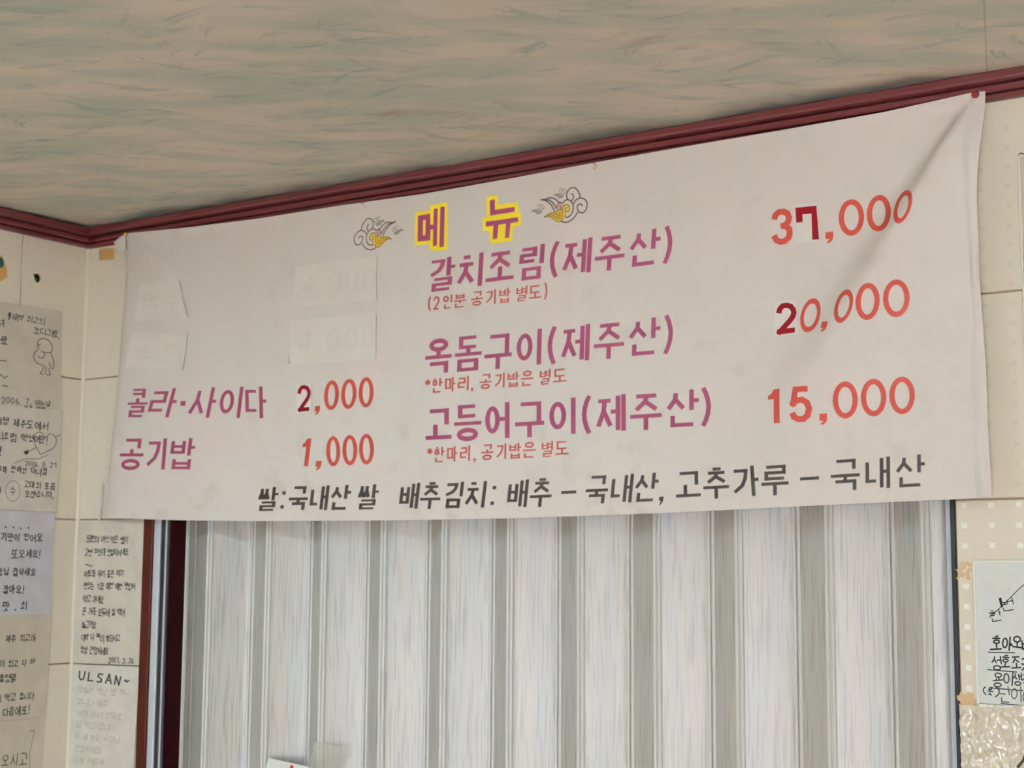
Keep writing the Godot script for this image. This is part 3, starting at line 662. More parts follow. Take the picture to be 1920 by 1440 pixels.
# a box with its edges cut at 45 degrees
func chamfer_box(st: SurfaceTool, lo: Vector3, hi: Vector3, c := 0.002, uv_scale := Vector2.ONE, uv_shift := Vector2.ZERO):
	var mid := (lo + hi) * 0.5
	var half := (hi - lo) * 0.5
	c = minf(c, 0.45 * minf(half.x, minf(half.y, half.z)) * 2.0)
	var uv := func(v: Vector3, axis: int) -> Vector2:
		return (Vector2(v.x, -v.y) if axis == 2 else Vector2(v.z, -v.y) if axis == 0 else Vector2(v.x, v.z)) * uv_scale + uv_shift
	for axis in 3:
		var a := (axis + 1) % 3
		var b := (axis + 2) % 3
		for s in [-1, 1]:
			var pts := []
			var uvs := []
			for k in [[-1, -1], [1, -1], [1, 1], [-1, 1]]:
				var v := Vector3.ZERO
				v[axis] = s * half[axis]
				v[a] = k[0] * (half[a] - c)
				v[b] = k[1] * (half[b] - c)
				pts.append(mid + v)
				uvs.append(uv.call(mid + v, axis))
			face(st, pts, mid, uvs)
		for s in [-1, 1]:
			for q in [-1, 1]:
				var pts := []
				var uvs := []
				for k in [[0, -1], [0, 1], [1, 1], [1, -1]]:
					var v := Vector3.ZERO
					v[axis] = k[1] * (half[axis] - c)
					v[a] = s * (half[a] - (c if k[0] == 1 else 0.0))
					v[b] = q * (half[b] - (0.0 if k[0] == 1 else c))
					pts.append(mid + v)
					uvs.append(uv.call(mid + v, a))
				face(st, pts, mid, uvs)
	for x in [-1, 1]:
		for y in [-1, 1]:
			for z in [-1, 1]:
				var k := Vector3(x, y, z)
				face(st, [mid + k * (half - Vector3(0, c, c)), mid + k * (half - Vector3(c, 0, c)), mid + k * (half - Vector3(c, c, 0))], mid)

# an outline in the x-z plane drawn up from y0 to y1; u runs round the outline
func upright(st: SurfaceTool, outline: Array, y0: float, y1: float, u_scale := 1.0, v_scale := 1.0, shift := Vector2.ZERO):
	var mid := Vector2.ZERO
	var area := 0.0
	for k in outline.size():
		var a: Vector2 = outline[k]
		var b: Vector2 = outline[(k + 1) % outline.size()]
		mid += a / outline.size()
		area += a.cross(b)
	var u := 0.0
	for k in outline.size():
		var a: Vector2 = outline[k]
		var b: Vector2 = outline[(k + 1) % outline.size()]
		var n := Vector2(b.y - a.y, a.x - b.x).normalized() * signf(area)
		var u2 := u + a.distance_to(b)
		var m := (a + b) * 0.5 - n
		face(st, [Vector3(a.x, y0, a.y), Vector3(b.x, y0, b.y), Vector3(b.x, y1, b.y), Vector3(a.x, y1, a.y)], Vector3(m.x, (y0 + y1) * 0.5, m.y),
			[Vector2(u * u_scale, -y0 * v_scale) + shift, Vector2(u2 * u_scale, -y0 * v_scale) + shift, Vector2(u2 * u_scale, -y1 * v_scale) + shift, Vector2(u * u_scale, -y1 * v_scale) + shift])
		u = u2
	for y in [y0, y1]:
		var pts := []
		for v in outline:
			pts.append(Vector3(v.x, y, v.y))
		face(st, pts, Vector3(mid.x, (y0 + y1) * 0.5, mid.y))

# a thin sheet: a grid of front points, its back set in by "back", closed round the rim
func sheet(rows: Array, uvs: Array, back: Vector3) -> ArrayMesh:
	var st := start()
	var nr := rows.size()
	var nc: int = rows[0].size()
	var want := -back
	for side in 2:
		st.set_smooth_group(side + 1)
		for r in nr - 1:
			for c in nc - 1:
				var q := []
				for k in [[0, 0], [0, 1], [1, 1], [1, 0]]:
					q.append([rows[r + k[0]][c + k[1]] + back * side, uvs[r + k[0]][c + k[1]]])
				var n: Vector3 = (q[2][0] - q[0][0]).cross(q[1][0] - q[0][0])
				if (n.dot(want) < 0) != (side == 1):
					q.reverse()
				for j in [0, 1, 2, 0, 2, 3]:
					st.set_uv(q[j][1])
					st.add_vertex(q[j][0])
	st.set_smooth_group(-1)
	var rim := []
	for c in nc:
		rim.append([0, c])
	for r in range(1, nr):
		rim.append([r, nc - 1])
	for c in range(nc - 2, -1, -1):
		rim.append([nr - 1, c])
	for r in range(nr - 2, 0, -1):
		rim.append([r, 0])
	var mid: Vector3 = rows[nr / 2][nc / 2]
	for k in rim.size():
		var a: Array = rim[k]
		var b: Array = rim[(k + 1) % rim.size()]
		var pa: Vector3 = rows[a[0]][a[1]]
		var pb: Vector3 = rows[b[0]][b[1]]
		var q := [pa, pb, pb + back, pa + back]
		var n: Vector3 = (q[2] - q[0]).cross(q[1] - q[0])
		if n.dot((pa + pb) * 0.5 - mid) < 0:
			q.reverse()
		for j in [0, 1, 2, 0, 2, 3]:
			st.set_uv(uvs[a[0]][a[1]])
			st.add_vertex(q[j])
	st.generate_normals()
	return st.commit()

# a sheet over four flat corners (top left, top right, bottom right, bottom left); bulge(s, t) lifts it off its backing along "out"
func corners_sheet(q: Array, to3d: Callable, out: Vector3, thick: float, nx: int, ny: int, bulge: Callable) -> ArrayMesh:
	var c := []
	for k in 4:
		c.append(Vector2(q[2 * k], q[2 * k + 1]))
	var rows := []
	var uvs := []
	for r in ny + 1:
		var row := []
		var uv := []
		for k in nx + 1:
			var s := float(k) / nx
			var t := float(r) / ny
			var v: Vector2 = c[0].lerp(c[1], s).lerp(c[3].lerp(c[2], s), t)
			row.append(to3d.call(v) + out * float(bulge.call(s, t)))
			uv.append(Vector2(s, t))
		rows.append(row)
		uvs.append(uv)
	return sheet(rows, uvs, -out * thick)

func paint(called: String, color: Color, rough := 0.6, specular := 0.5, texture: Texture2D = null) -> StandardMaterial3D:
	if mats.has(called):
		return mats[called]
	var m := StandardMaterial3D.new()
	m.resource_name = called
	m.albedo_color = color
	m.roughness = rough
	m.metallic_specular = specular
	if texture:
		m.albedo_texture = texture
	mats[called] = m
	return m

func noise(sd: int, freq: float, octaves := 3) -> FastNoiseLite:
	var n := FastNoiseLite.new()
	n.seed = sd
	n.noise_type = FastNoiseLite.TYPE_SIMPLEX_SMOOTH
	n.frequency = freq
	n.fractal_octaves = octaves
	return n

func blank(w: int, h: int, c: Color) -> Image:
	var i := Image.create(w, h, false, Image.FORMAT_RGB8)
	i.fill(c)
	return i

# paper: one colour with faint fibre blotches
func paper_canvas(w: int, h: int, c: Color, sd: int, amount := 0.025) -> Canvas:
	var small := Image.create(maxi(8, w / 4), maxi(8, h / 4), false, Image.FORMAT_RGB8)
	var n := noise(sd, 0.03, 4)
	for y in small.get_height():
		for x in small.get_width():
			var k := 1.0 + amount * n.get_noise_2d(x, y) * 2.0
			small.set_pixel(x, y, Color(c.r * k, c.g * k, c.b * k * (1.0 + amount * n.get_noise_2d(x + 400, y))))
	small.resize(w, h, Image.INTERPOLATE_CUBIC)
	return Canvas.new(small)

func along(pts: Array, closed := false, steps := 6) -> Array:
	var out := []
	var n := pts.size()
	for i in (n if closed else n - 1):
		var a: Vector2 = pts[(i - 1 + n) % n] if closed or i > 0 else pts[0]
		var b: Vector2 = pts[i]
		var c: Vector2 = pts[(i + 1) % n]
		var d: Vector2 = pts[(i + 2) % n] if closed or i + 2 < n else pts[n - 1]
		for k in steps:
			out.append(b.cubic_interpolate(c, a, d, float(k) / steps))
	if not closed:
		out.append(pts[n - 1])
	return out

func pairs(flat: Array) -> Array:
	var out := []
	for k in range(0, flat.size(), 2):
		out.append(Vector2(flat[k], flat[k + 1]))
	return out

# ================================================================ main
func _ready():
	rng.seed = 20240611
	view_and_light()
	make_materials()
	room()
	trims()
	door()
	banner()
	patches()
	left_notes()
	strip_notes()
	right_side()
	door_note()
	small_things()
	outside()

func view_and_light():
	var cam := Camera3D.new()
	cam.name = "camera"
	cam.position = Vector3(2.6353, 1.5516, 2.2649)
	cam.rotation = Vector3(0.12318, 0.59297, 0.00641)
	cam.fov = 27.4242
	var lens := CameraAttributesPhysical.new()
	lens.frustum_focal_length = 49.18
	lens.frustum_focus_distance = 2.35
	lens.exposure_aperture = 7.0
	lens.frustum_near = 0.05
	lens.frustum_far = 200.0
	cam.attributes = lens
	cam.near = 0.05
	cam.far = 200.0
	add_child(cam)
	cam.current = true
	var e := Environment.new()
	e.background_mode = Environment.BG_SKY
	var sky := Sky.new()
	var m := ProceduralSkyMaterial.new()
	m.sky_top_color = Color(0.80, 0.88, 1.0)
	m.sky_horizon_color = Color(1.0, 0.97, 0.92)
	m.ground_horizon_color = Color(0.75, 0.71, 0.65)
	m.ground_bottom_color = Color(0.6, 0.56, 0.5)
	m.sky_energy_multiplier = 10.0
	m.ground_energy_multiplier = 10.0
	sky.sky_material = m
	e.sky = sky
	e.tonemap_mode = Environment.TONE_MAPPER_LINEAR
	e.tonemap_exposure = 0.71
	e.sdfgi_enabled = true
	e.ssao_enabled = true
	e.ssil_enabled = true
	var sun := DirectionalLight3D.new()
	sun.name = "sun"
	sun.light_color = Color(1.0, 0.995, 0.965)
	sun.light_energy = 48.0
	sun.light_angular_distance = 0.5
	sun.shadow_enabled = true
	sun.rotation_degrees = Vector3(-58, 215, 0)   # stands behind the building: none falls through the window
	sun.sky_mode = DirectionalLight3D.SKY_MODE_LIGHT_ONLY
	add_child(sun)
	var w := WorldEnvironment.new()
	w.environment = e
	add_child(w)

func make_materials():
	paint("grout", Color8(150, 128, 100), 0.9)
	paint("plaster", Color8(205, 194, 175), 0.85)
	paint("aluminium", Color8(196, 198, 200), 0.35, 0.6)
	paint("black_rubber", Color8(14, 13, 13), 0.6)
	paint("casing_wood", Color8(62, 20, 9), 0.5, 0.25)
	paint("jamb_wood", Color8(30, 5, 5), 0.6, 0.15)
	paint("white_enamel", Color8(235, 235, 230), 0.4)
	paint("caulk", Color8(226, 214, 194), 0.5)
	# wall tile with a printed lattice of small squares
	for kind in [["tile_bright", Color8(224, 212, 190), Color8(246, 243, 228)], ["tile_faint", Color8(224, 211, 188), Color8(217, 205, 183)], ["tile_plain", Color8(224, 211, 188), Color8(219, 207, 184)]]:
		var c := Canvas.new(blank(80, 60, kind[1]))
		c.fill([[Vector2(32, 22), Vector2(49, 22), Vector2(49, 38), Vector2(32, 38)]], kind[2])
		paint(kind[0], Color.WHITE, 0.32, 0.5, c.texture())
	paint("moulding", Color8(76, 28, 26), 0.38)
	var im: Image
	# folding door: white vinyl printed with long grey, pink and blue-green grain
	im = Image.create(384, 768, false, Image.FORMAT_RGB8)
	var n1 := noise(11, 0.05, 3)
	var n2 := noise(12, 0.09, 3)
	var n3 := noise(13, 0.02, 2)
	for y in 768:
		for x in 384:
			var bend := 6.0 * n3.get_noise_2d(x * 0.3, y * 0.6)
			var a := n1.get_noise_2d((x + bend) * 0.28, y * 0.085)
			var b := n2.get_noise_2d((x + bend) * 0.95 + 90.0, y * 0.13)
			var dark := clampf((b - 0.1) * 1.0, 0.0, 0.3)
			var v := 0.735 - dark * 0.30
			im.set_pixel(x, y, Color(v + 0.014 + 0.035 * a, v - 0.010 + 0.006 * a, v - 0.046 - 0.022 * a))
	paint("door_vinyl", Color.WHITE, 0.3, 0.5, ImageTexture.create_from_image(im))
	paint("hinge_vinyl", Color8(210, 206, 198), 0.35)

# ---------------------------------------------------------------- room shell
func room():
	var st := start()
	chamfer_box(st, Vector3(-0.1, -0.1, -0.4), Vector3(WIDE + 0.1, 0.0, ROOM + 0.1), 0.001)
	structure(build(st, "floor", paint("floor_vinyl", Color8(150, 126, 98), 0.5)), "beige vinyl floor of the small restaurant")
	ceiling()
	# back wall: piers either side of the folding door, lintel above it, closed behind
	st = start()
	var back := -0.005
	chamfer_box(st, Vector3(-0.1, 0, -0.12), Vector3(0.268, CEILING + 0.05, back), 0.0005)
	chamfer_box(st, Vector3(1.887, 0, -0.12), Vector3(WIDE + 0.1, CEILING + 0.05, back), 0.0005)
	chamfer_box(st, Vector3(0.2, 1.79, -0.12), Vector3(1.95, CEILING + 0.05, back), 0.0005)
	chamfer_box(st, Vector3(-0.1, 0, -0.4), Vector3(WIDE + 0.1, CEILING + 0.05, -0.3), 0.0005)
	var wall: MeshInstance3D = structure(build(st, "wall_back", paint("grout", Color.WHITE)), "back wall of cream tiles round the folding door")
	var rows := [0.17, 0.47, 0.77, 1.07, 1.37, 1.67, 1.97, 2.27]
	for r in rows.size() - 1:
		var y0: float = rows[r]
		var y1: float = minf(rows[r + 1], CEILING - 0.005)
		var m: Material = mats.tile_bright if y1 < 1.7 else mats.tile_faint
		tile(wall, Vector3(0, y0, 0), Vector3(0.2, y1, 0), 2, mats.tile_plain)
		for k in 6:
			tile(wall, Vector3(1.888 + 0.2 * k, y0, 0), Vector3(2.088 + 0.2 * k, y1, 0), 2, m)
		if y0 > 1.5:
			for k in 8:
				tile(wall, Vector3(0.2 + 0.2 * k if k else 0.2, maxf(y0, 1.79), 0), Vector3(0.4 + 0.2 * k if k < 7 else 1.888, y1, 0), 2, m)
	# left wall
	st = start()
	chamfer_box(st, Vector3(-0.1, 0, -0.1), Vector3(back, CEILING + 0.05, ROOM + 0.1), 0.0005)
	wall = structure(build(st, "wall_left", paint("grout", Color.WHITE)), "left wall of cream tiles covered with notes")
	for r in rows.size() - 1:
		var y0: float = rows[r]
		var y1: float = minf(rows[r + 1], CEILING - 0.005)
		var z := 0.0
		for k in 9:
			var z1 := 0.173 + 0.2 * k
			tile(wall, Vector3(0, y0, z), Vector3(0, y1, z1), 0, mats.tile_plain)
			z = z1
	st = start()
	chamfer_box(st, Vector3(-0.006, 0, 1.774), Vector3(0.0, CEILING + 0.02, ROOM), 0.0005)
	build(st, "plaster_panel", mats.plaster, wall)
	# front wall with the long window, right wall
	st = start()
	var sill := 0.06
	var head := 1.85
	chamfer_box(st, Vector3(-0.1, 0, ROOM), Vector3(2.5, CEILING + 0.05, ROOM + 0.1), 0.0005)
	chamfer_box(st, Vector3(5.9, 0, ROOM), Vector3(WIDE + 0.1, CEILING + 0.05, ROOM + 0.1), 0.0005)
	chamfer_box(st, Vector3(2.5, 0, ROOM), Vector3(5.9, sill, ROOM + 0.1), 0.0005)
	chamfer_box(st, Vector3(2.5, head, ROOM), Vector3(5.9, CEILING + 0.05, ROOM + 0.1), 0.0005)
	structure(build(st, "wall_front", mats.plaster), "plaster front wall with the long window")
	st = start()
	chamfer_box(st, Vector3(WIDE, 0, -0.1), Vector3(WIDE + 0.1, CEILING + 0.05, ROOM + 0.1), 0.0005)
	structure(build(st, "wall_right", mats.plaster), "plaster right wall")
	# window: frame bars and panes
	var win: Node3D = structure(thing("window_1", Vector3(4.2, sill, ROOM + 0.05)), "long sliding window onto the street")
	var hw := 1.7
	var hh := head - sill
	for bar in [[-hw, 0.0, hw, 0.05], [-hw, hh - 0.05, hw, hh], [-hw, 0.05, -hw + 0.05, hh - 0.05], [hw - 0.05, 0.05, hw, hh - 0.05], [-0.025, 0.05, 0.025, hh - 0.05]]:
		st = start()
		chamfer_box(st, Vector3(bar[0], bar[1], -0.03), Vector3(bar[2], bar[3], 0.03), 0.003)
		build(st, "frame_bar", mats.aluminium, win)
	var glass := paint("window_glass", Color(0.95, 0.98, 0.97, 0.06), 0.02)
	glass.transparency = BaseMaterial3D.TRANSPARENCY_ALPHA
	for k in 2:
		st = start()
		chamfer_box(st, Vector3(-1.65 + 1.675 * k, 0.05, -0.003), Vector3(-0.025 + 1.675 * k, hh - 0.05, 0.003), 0.0005)
		build(st, "pane", glass, win)

func tile(wall: Node3D, lo: Vector3, hi: Vector3, axis: int, m: Material):
	if hi.y - lo.y < 0.02:
		return
	var gap := 0.0013
	var a := lo + Vector3(gap, gap, gap)
	var b := hi - Vector3(gap, gap, gap)
	a[axis] = -0.007
	b[axis] = rng.randf_range(-0.0004, 0.0002)
	var st := start()
	if axis == 2:
		chamfer_box(st, a, b, 0.0012, Vector2(1.0 / 0.0395, 1.0 / 0.029), Vector2(0.5 - 1.901 / 0.0395, 0.5 + 1.6612 / 0.029))
	else:
		chamfer_box(st, a, b, 0.0012, Vector2(1.0 / 0.0395, 1.0 / 0.029), Vector2(0.5 - 0.145 / 0.0395, 0.5 + 2.2 / 0.029))
	build(st, "tile", m, wall)

# wallpapered ceiling: brushed beige with grey-green strokes, sagging a little between its battens
func ceiling():
	var w := 2048
	var h := 1024
	var per := 2048.0 / 2.2
	var base := Image.create(512, 256, false, Image.FORMAT_RGB8)
	var n1 := noise(31, 0.012, 4)
	var n2 := noise(32, 0.03, 4)
	for y in 256:
		for x in 512:
			var a := n1.get_noise_2d(x * 0.5, y)
			var px := x * 0.84 - y * 0.54
			var py := x * 0.54 + y * 0.84
			var b := n2.get_noise_2d(px * 0.45, py * 1.5 + 22.0 * n1.get_noise_2d(px * 0.6, py * 0.6))
			var k := clampf(0.5 + 1.3 * b + 0.7 * a, 0.0, 1.0)
			base.set_pixel(x, y, Color(0.745, 0.742, 0.678).lerp(Color(0.845, 0.785, 0.716), k))
	base.resize(w, h, Image.INTERPOLATE_CUBIC)
	var c := Canvas.new(base)
	var flow := noise(33, 0.004, 2)
	var dice := RandomNumberGenerator.new()
	dice.seed = 77
	var inks := [[Color8(128, 148, 142), 0.42], [Color8(150, 160, 150), 0.34], [Color8(214, 196, 178), 0.34], [Color8(146, 136, 122), 0.22]]
	for k in 1500:
		var at := Vector2(dice.randf() * w, dice.randf() * h)
		var way := -0.5 + 1.3 * flow.get_noise_2d(at.x, at.y) + dice.randfn(0.0, 0.3)
		var curl := dice.randfn(0.0, 0.7)
		var kind: Array = inks[[0, 0, 0, 1, 1, 1, 2, 2, 2, 3, 3][dice.randi() % 11]]
		var squiggle := dice.randf() < 0.3
		var long := dice.randf_range(10, 22) if squiggle else dice.randf_range(24, 100)
		var hairs := dice.randi_range(4, 9)
		var across := Vector2(-sin(way), cos(way))
		for hair in hairs:
			var from := at + across * (hair - hairs * 0.5) * dice.randf_range(1.2, 2.4) + Vector2.from_angle(way) * dice.randf_range(-14, 14)
			var up := []
			var down := []
			var pos := from
			var n := 6
			var wide := dice.randf_range(0.8, 2.4)
			var len := long * dice.randf_range(0.4, 1.0)
			var turn := way + (dice.randf_range(-1.4, 1.4) if squiggle else 0.0)
			for s in n + 1:
				var t := float(s) / n
				var dir := Vector2.from_angle(turn + curl * (t - 0.5) * (2.0 if squiggle else 1.0))
				var o := Vector2(-dir.y, dir.x) * wide * (0.25 + 0.75 * (1.0 - t)) * (1.0 if s < n else 0.1)
				up.append(pos + o)
				down.push_front(pos - o)
				pos += dir * len / n
			c.fill([up + down], kind[0], kind[1] * dice.randf_range(0.2, 0.72))
	# brown water stains, blotched with hard little edges
	for s in [[1.176, 0.30, 0.05], [1.229, 0.20, 0.07], [1.10, 0.33, 0.03], [1.30, 0.12, 0.05], [1.62, 0.42, 0.06], [0.35, 0.12, 0.05]]:
		for k in 26:
			var o := Vector2(s[0], s[1]) * per + Vector2(dice.randfn(0, 1), dice.randfn(0, 1)) * float(s[2]) * per * 0.5
			var q := []
			var r := dice.randf_range(3, 16)
			for j in 9:
				q.append(o + Vector2.from_angle(TAU * j / 9.0) * r * dice.randf_range(0.5, 1.3) * Vector2(1.6, 0.7))
			c.fill([q], Color8(160, 122, 92), dice.randf_range(0.03, 0.1))
	for k in 40:   # fly specks
		var o := Vector2(dice.randf() * w, dice.randf() * h)
		c.fill([[o, o + Vector2(2.6, 0.6), o + Vector2(2.0, 2.0), o + Vector2(-0.6, 1.6)]], Color8(60, 48, 38), 0.6)
	# wallpaper seam
	c.stroke([Vector2(1.955, 0.0) * per, Vector2(2.043, 0.297) * per, Vector2(2.1, 0.5) * per], 1.4, Color8(140, 126, 108), 0.5)
	var m := paint("ceiling_paper", Color.WHITE, 0.75, 0.4, c.texture())
	# geometry: fine grid over the part near the corner, plain slab beyond
	var bump := noise(41, 2.2, 3)
	var height := func(x: float, z: float) -> float:
		var y := CEILING + 0.004 * bump.get_noise_2d(x, z)
		y += 0.011 * exp(-pow((z - 0.01) / 0.05, 2.0)) * maxf(0.1, 0.6 + 1.3 * bump.get_noise_2d(x * 1.6, 7.0))
		y += 0.008 * exp(-pow(x / 0.05, 2.0))
		return y
	var rows := []
	var uvs := []
	var nz := 90
	var nx := 110
	for r in nz + 1:
		var row := []
		var uv := []
		var z: float = lerpf(-0.1, ROOM + 0.1, pow(float(r) / nz, 2.0))
		for k in nx + 1:
			var x: float = lerpf(-0.1, WIDE + 0.1, pow(float(k) / nx, 1.4))
			row.append(Vector3(x, height.call(x, z), z))
			uv.append(Vector2(x / 2.2, z / 1.1))
		rows.append(row)
		uvs.append(uv)
	structure(place(sheet(rows, uvs, Vector3(0, 0.06, 0)), "ceiling", m), "low ceiling papered in brushed beige and grey green")

# ---------------------------------------------------------------- dark red mouldings under the ceiling, caulk in the corner
func trims():
	# depth off the wall, height
	var profile := [Vector2(0.0, 2.2547), Vector2(0.009, 2.2547), Vector2(0.0125, 2.2565), Vector2(0.0125, 2.2612), Vector2(0.0060, 2.2622), Vector2(0.0060, 2.2645), Vector2(0.0145, 2.2655), Vector2(0.0165, 2.2680), Vector2(0.0165, 2.2740), Vector2(0.0085, 2.2752), Vector2(0.0085, 2.2775), Vector2(0.0180, 2.2785), Vector2(0.0225, 2.2810), Vector2(0.0235, 2.2850), Vector2(0.0235, 2.2935), Vector2(0.0215, 2.2955), Vector2(0.0, 2.2955)]
	for side in 2:
		var st := start()
		var u := 0.0
		var far := 4.0
		for k in profile.size():
			var a: Vector2 = profile[k]
			var b: Vector2 = profile[(k + 1) % profile.size()]
			var u2 := u + a.distance_to(b)
			var pts := [Vector3(a.x, a.y, a.x), Vector3(b.x, b.y, b.x), Vector3(far, b.y, b.x), Vector3(far, a.y, a.x)]
			if side == 1:
				pts = [Vector3(a.x, a.y, a.x), Vector3(b.x, b.y, b.x), Vector3(b.x, b.y, far), Vector3(a.x, a.y, far)]
			var n := Vector2(b.y - a.y, -(b.x - a.x)).normalized()
			var inside: Vector3 = (pts[0] + pts[1] + pts[2] + pts[3]) * 0.25 - (Vector3(0, n.y, n.x) if side == 0 else Vector3(n.x, n.y, 0)) * 0.01
			face(st, pts, inside, [Vector2(a.x, u * 16.0), Vector2(b.x, u2 * 16.0), Vector2(far, u2 * 16.0), Vector2(far, u * 16.0)])
			u = u2
		structure(build(st, "trim_%d" % (side + 1), mats.moulding), ["dark red moulding above the menu banner", "dark red moulding above the left wall notes"][side])
	var st := start()
	var outline := [Vector2(-0.001, -0.001)]
	for k in 7:
		var a := PI * 0.5 * k / 6.0
		outline.append(Vector2(0.0055 * cos(a) + 0.0, 0.0055 * sin(a)))
	upright(st, outline, 0.0, 2.256)
	structure(build(st, "trim_3", mats.caulk), "pale caulk bead in the tiled corner")

# ---------------------------------------------------------------- folding door in its frame
func door():
	var d: Node3D = structure(thing("door_1", Vector3.ZERO), "closed white vinyl folding door below the menu banner")
	var top := 1.80
	for bar in [["casing", 0.2070, 0.2335, -0.02, 0.007, mats.casing_wood], ["frame_rail", 0.2340, 0.2520, -0.05, 0.003, mats.aluminium], ["gasket", 0.2520, 0.2630, -0.05, -0.0005, mats.black_rubber], ["frame_rail", 0.2630, 0.2775, -0.05, -0.0005, mats.aluminium], ["jamb", 0.2680, 0.2785, -0.12, -0.0005, mats.jamb_wood], ["frame_rail", 1.8690, 1.8790, -0.09, -0.012, mats.aluminium], ["gasket", 1.8790, 1.8868, -0.09, -0.004, mats.black_rubber]]:
		var st := start()
		chamfer_box(st, Vector3(bar[1], 0.0, bar[3]), Vector3(bar[2], top, bar[4]), 0.0015)
		build(st, bar[0], bar[5], d)
	# the fold points seen from above, from the left jamb to the right
	var pts := [Vector2(0.279, -0.042)]
	for k in VALLEYS.size():
		pts.append(Vector2(VALLEYS[k], -0.075))
		pts.append(Vector2(RIDGES[k], -0.03))
	pts.append(Vector2(1.869, -0.045))
	for k in pts.size() - 1:
		var a: Vector2 = pts[k]
		var b: Vector2 = pts[k + 1]
		var e := (b - a).normalized()
		var out := Vector2(-e.y, e.x)
		if out.y < 0:
			out = -out
		var p := a + e * 0.0080
		var q := b - e * 0.0080
		var l := p.distance_to(q)
		# a shallow crown across the panel
		var outline := [p - out * 0.006, p]
		for s in 7:
			var t := (s + 0.5) / 7.0
			outline.append(p + e * l * t + out * (0.0004 + 0.0006 * 4.0 * t * (1.0 - t)))
		outline.append_array([q, q - out * 0.006])
		var st := start()
		upright(st, outline, 0.01, top, 1.0 / 0.17, 1.0 / 1.85, Vector2(k * 0.37, 0.0))
		build(st, "slat", mats.door_vinyl, d)
	for k in pts.size():
		var at: Vector2 = pts[k]
		var st := start()
		for j in 2:
			var other: Vector2 = pts[k - 1] if j == 0 and k > 0 else pts[k + 1] if j == 1 and k < pts.size() - 1 else at
			if other == at:
				continue
			var o: Vector2 = at + (other - at).normalized() * 0.0050
			var ring := []
			for i in 10:
				ring.append(o + Vector2.from_angle(TAU * i / 10.0) * 0.0032)
			upright(st, ring, 0.01, top)
		# the thin web that joins the two beads
		upright(st, [at + Vector2(-0.008, -0.0045), at + Vector2(0.008, -0.0045), at + Vector2(0.008, -0.003), at + Vector2(-0.008, -0.003)], 0.01, top)
		build(st, "hinge_strip", mats.hinge_vinyl, d)

# ---------------------------------------------------------------- menu banner
func lift(x: float, y: float) -> float:
	var v := y - 1.67
	var z := 0.024 + 0.0025 * sin(3.1 * x + 1.0) * cos(4.0 * v + 0.5)
	var d := Vector2(x - FOLD[0], y - FOLD[1])
	var s: float = d.x * FOLD[2] + d.y * FOLD[3]
	var q: float = d.x * FOLD[3] - d.y * FOLD[2]
	var h := 0.026 * smoothstep(-0.02, 0.08, s) * (1.0 - smoothstep(0.38, 0.80, s))
	var w := 0.005 + 0.05 * clampf(s / 0.5, 0.0, 1.0)
	q += 0.75 * w
	z += h * exp(-pow(q / (w if q > 0.0 else 0.08 + 0.25 * maxf(s, 0.0)), 2.0))
	d = Vector2(x - FOLD[4], y - FOLD[5])
	s = d.x * FOLD[6] + d.y * FOLD[7]
	q = -(d.x * FOLD[7] - d.y * FOLD[6])
	h = 0.009 * smoothstep(0.0, 0.06, s) * (1.0 - smoothstep(0.14, 0.42, s))
	w = 0.006 + 0.03 * clampf(s / 0.3, 0.0, 1.0)
	z += h * exp(-pow(q / (w if q > 0.0 else 0.03 + 0.2 * maxf(s, 0.0)), 2.0))
	return z

# the point at share t of a broken line's length in its own parameter
func on(flat: Array, t: float, key: int) -> Vector2:
	var n := flat.size() / 2
	var a: float = flat[key]
	var b: float = flat[2 * n - 2 + key]
	var want := lerpf(a, b, t)
	for k in n - 1:
		var p := Vector2(flat[2 * k], flat[2 * k + 1])
		var r := Vector2(flat[2 * k + 2], flat[2 * k + 3])
		if (want - p[key]) * signf(b - a) <= (r[key] - p[key]) * signf(b - a) + 1e-6:
			return p.lerp(r, clampf((want - p[key]) / (r[key] - p[key]), 0.0, 1.0))
	return Vector2(flat[2 * n - 2], flat[2 * n - 1])

func banner_point(s: float, t: float) -> Vector2:   # t from the bottom up
	var b := on(BANNER_BOTTOM, s, 0)
	var u := on(BANNER_TOP, s, 0)
	var l := on(BANNER_LEFT, t, 1)
	var r := on(BANNER_RIGHT, t, 1)
	var c00 := Vector2(BANNER_BOTTOM[0], BANNER_BOTTOM[1])
	var c10 := Vector2(BANNER_BOTTOM[-2], BANNER_BOTTOM[-1])
	var c01 := Vector2(BANNER_TOP[0], BANNER_TOP[1])
	var c11 := Vector2(BANNER_TOP[-2], BANNER_TOP[-1])
	return b.lerp(u, t) + l.lerp(r, s) - c00.lerp(c10, s).lerp(c01.lerp(c11, s), t)

func banner_cloth(sd: int) -> Image:
	var small := Image.create(512, 176, false, Image.FORMAT_RGB8)
	var n1 := noise(sd, 0.012, 3)
	var n2 := noise(sd + 1, 0.05, 4)
	var n3 := noise(sd + 2, 0.02, 2)
	for y in 176:
		for x in 512:
			var a := n1.get_noise_2d(x, y)
			var g := maxf(0.0, n2.get_noise_2d(x, y) - 0.1) * (0.4 + 0.6 * clampf((y - 100) / 60.0, 0.0, 1.0)) * maxf(0.0, 0.5 + n3.get_noise_2d(x, y))
			var v := 0.860 - 0.10 * g
			small.set_pixel(x, y, Color(v + 0.022 * maxf(a, 0.0), v - 0.041 - 0.012 * maxf(a, 0.0), v - 0.090 - 0.02 * g))
	return small

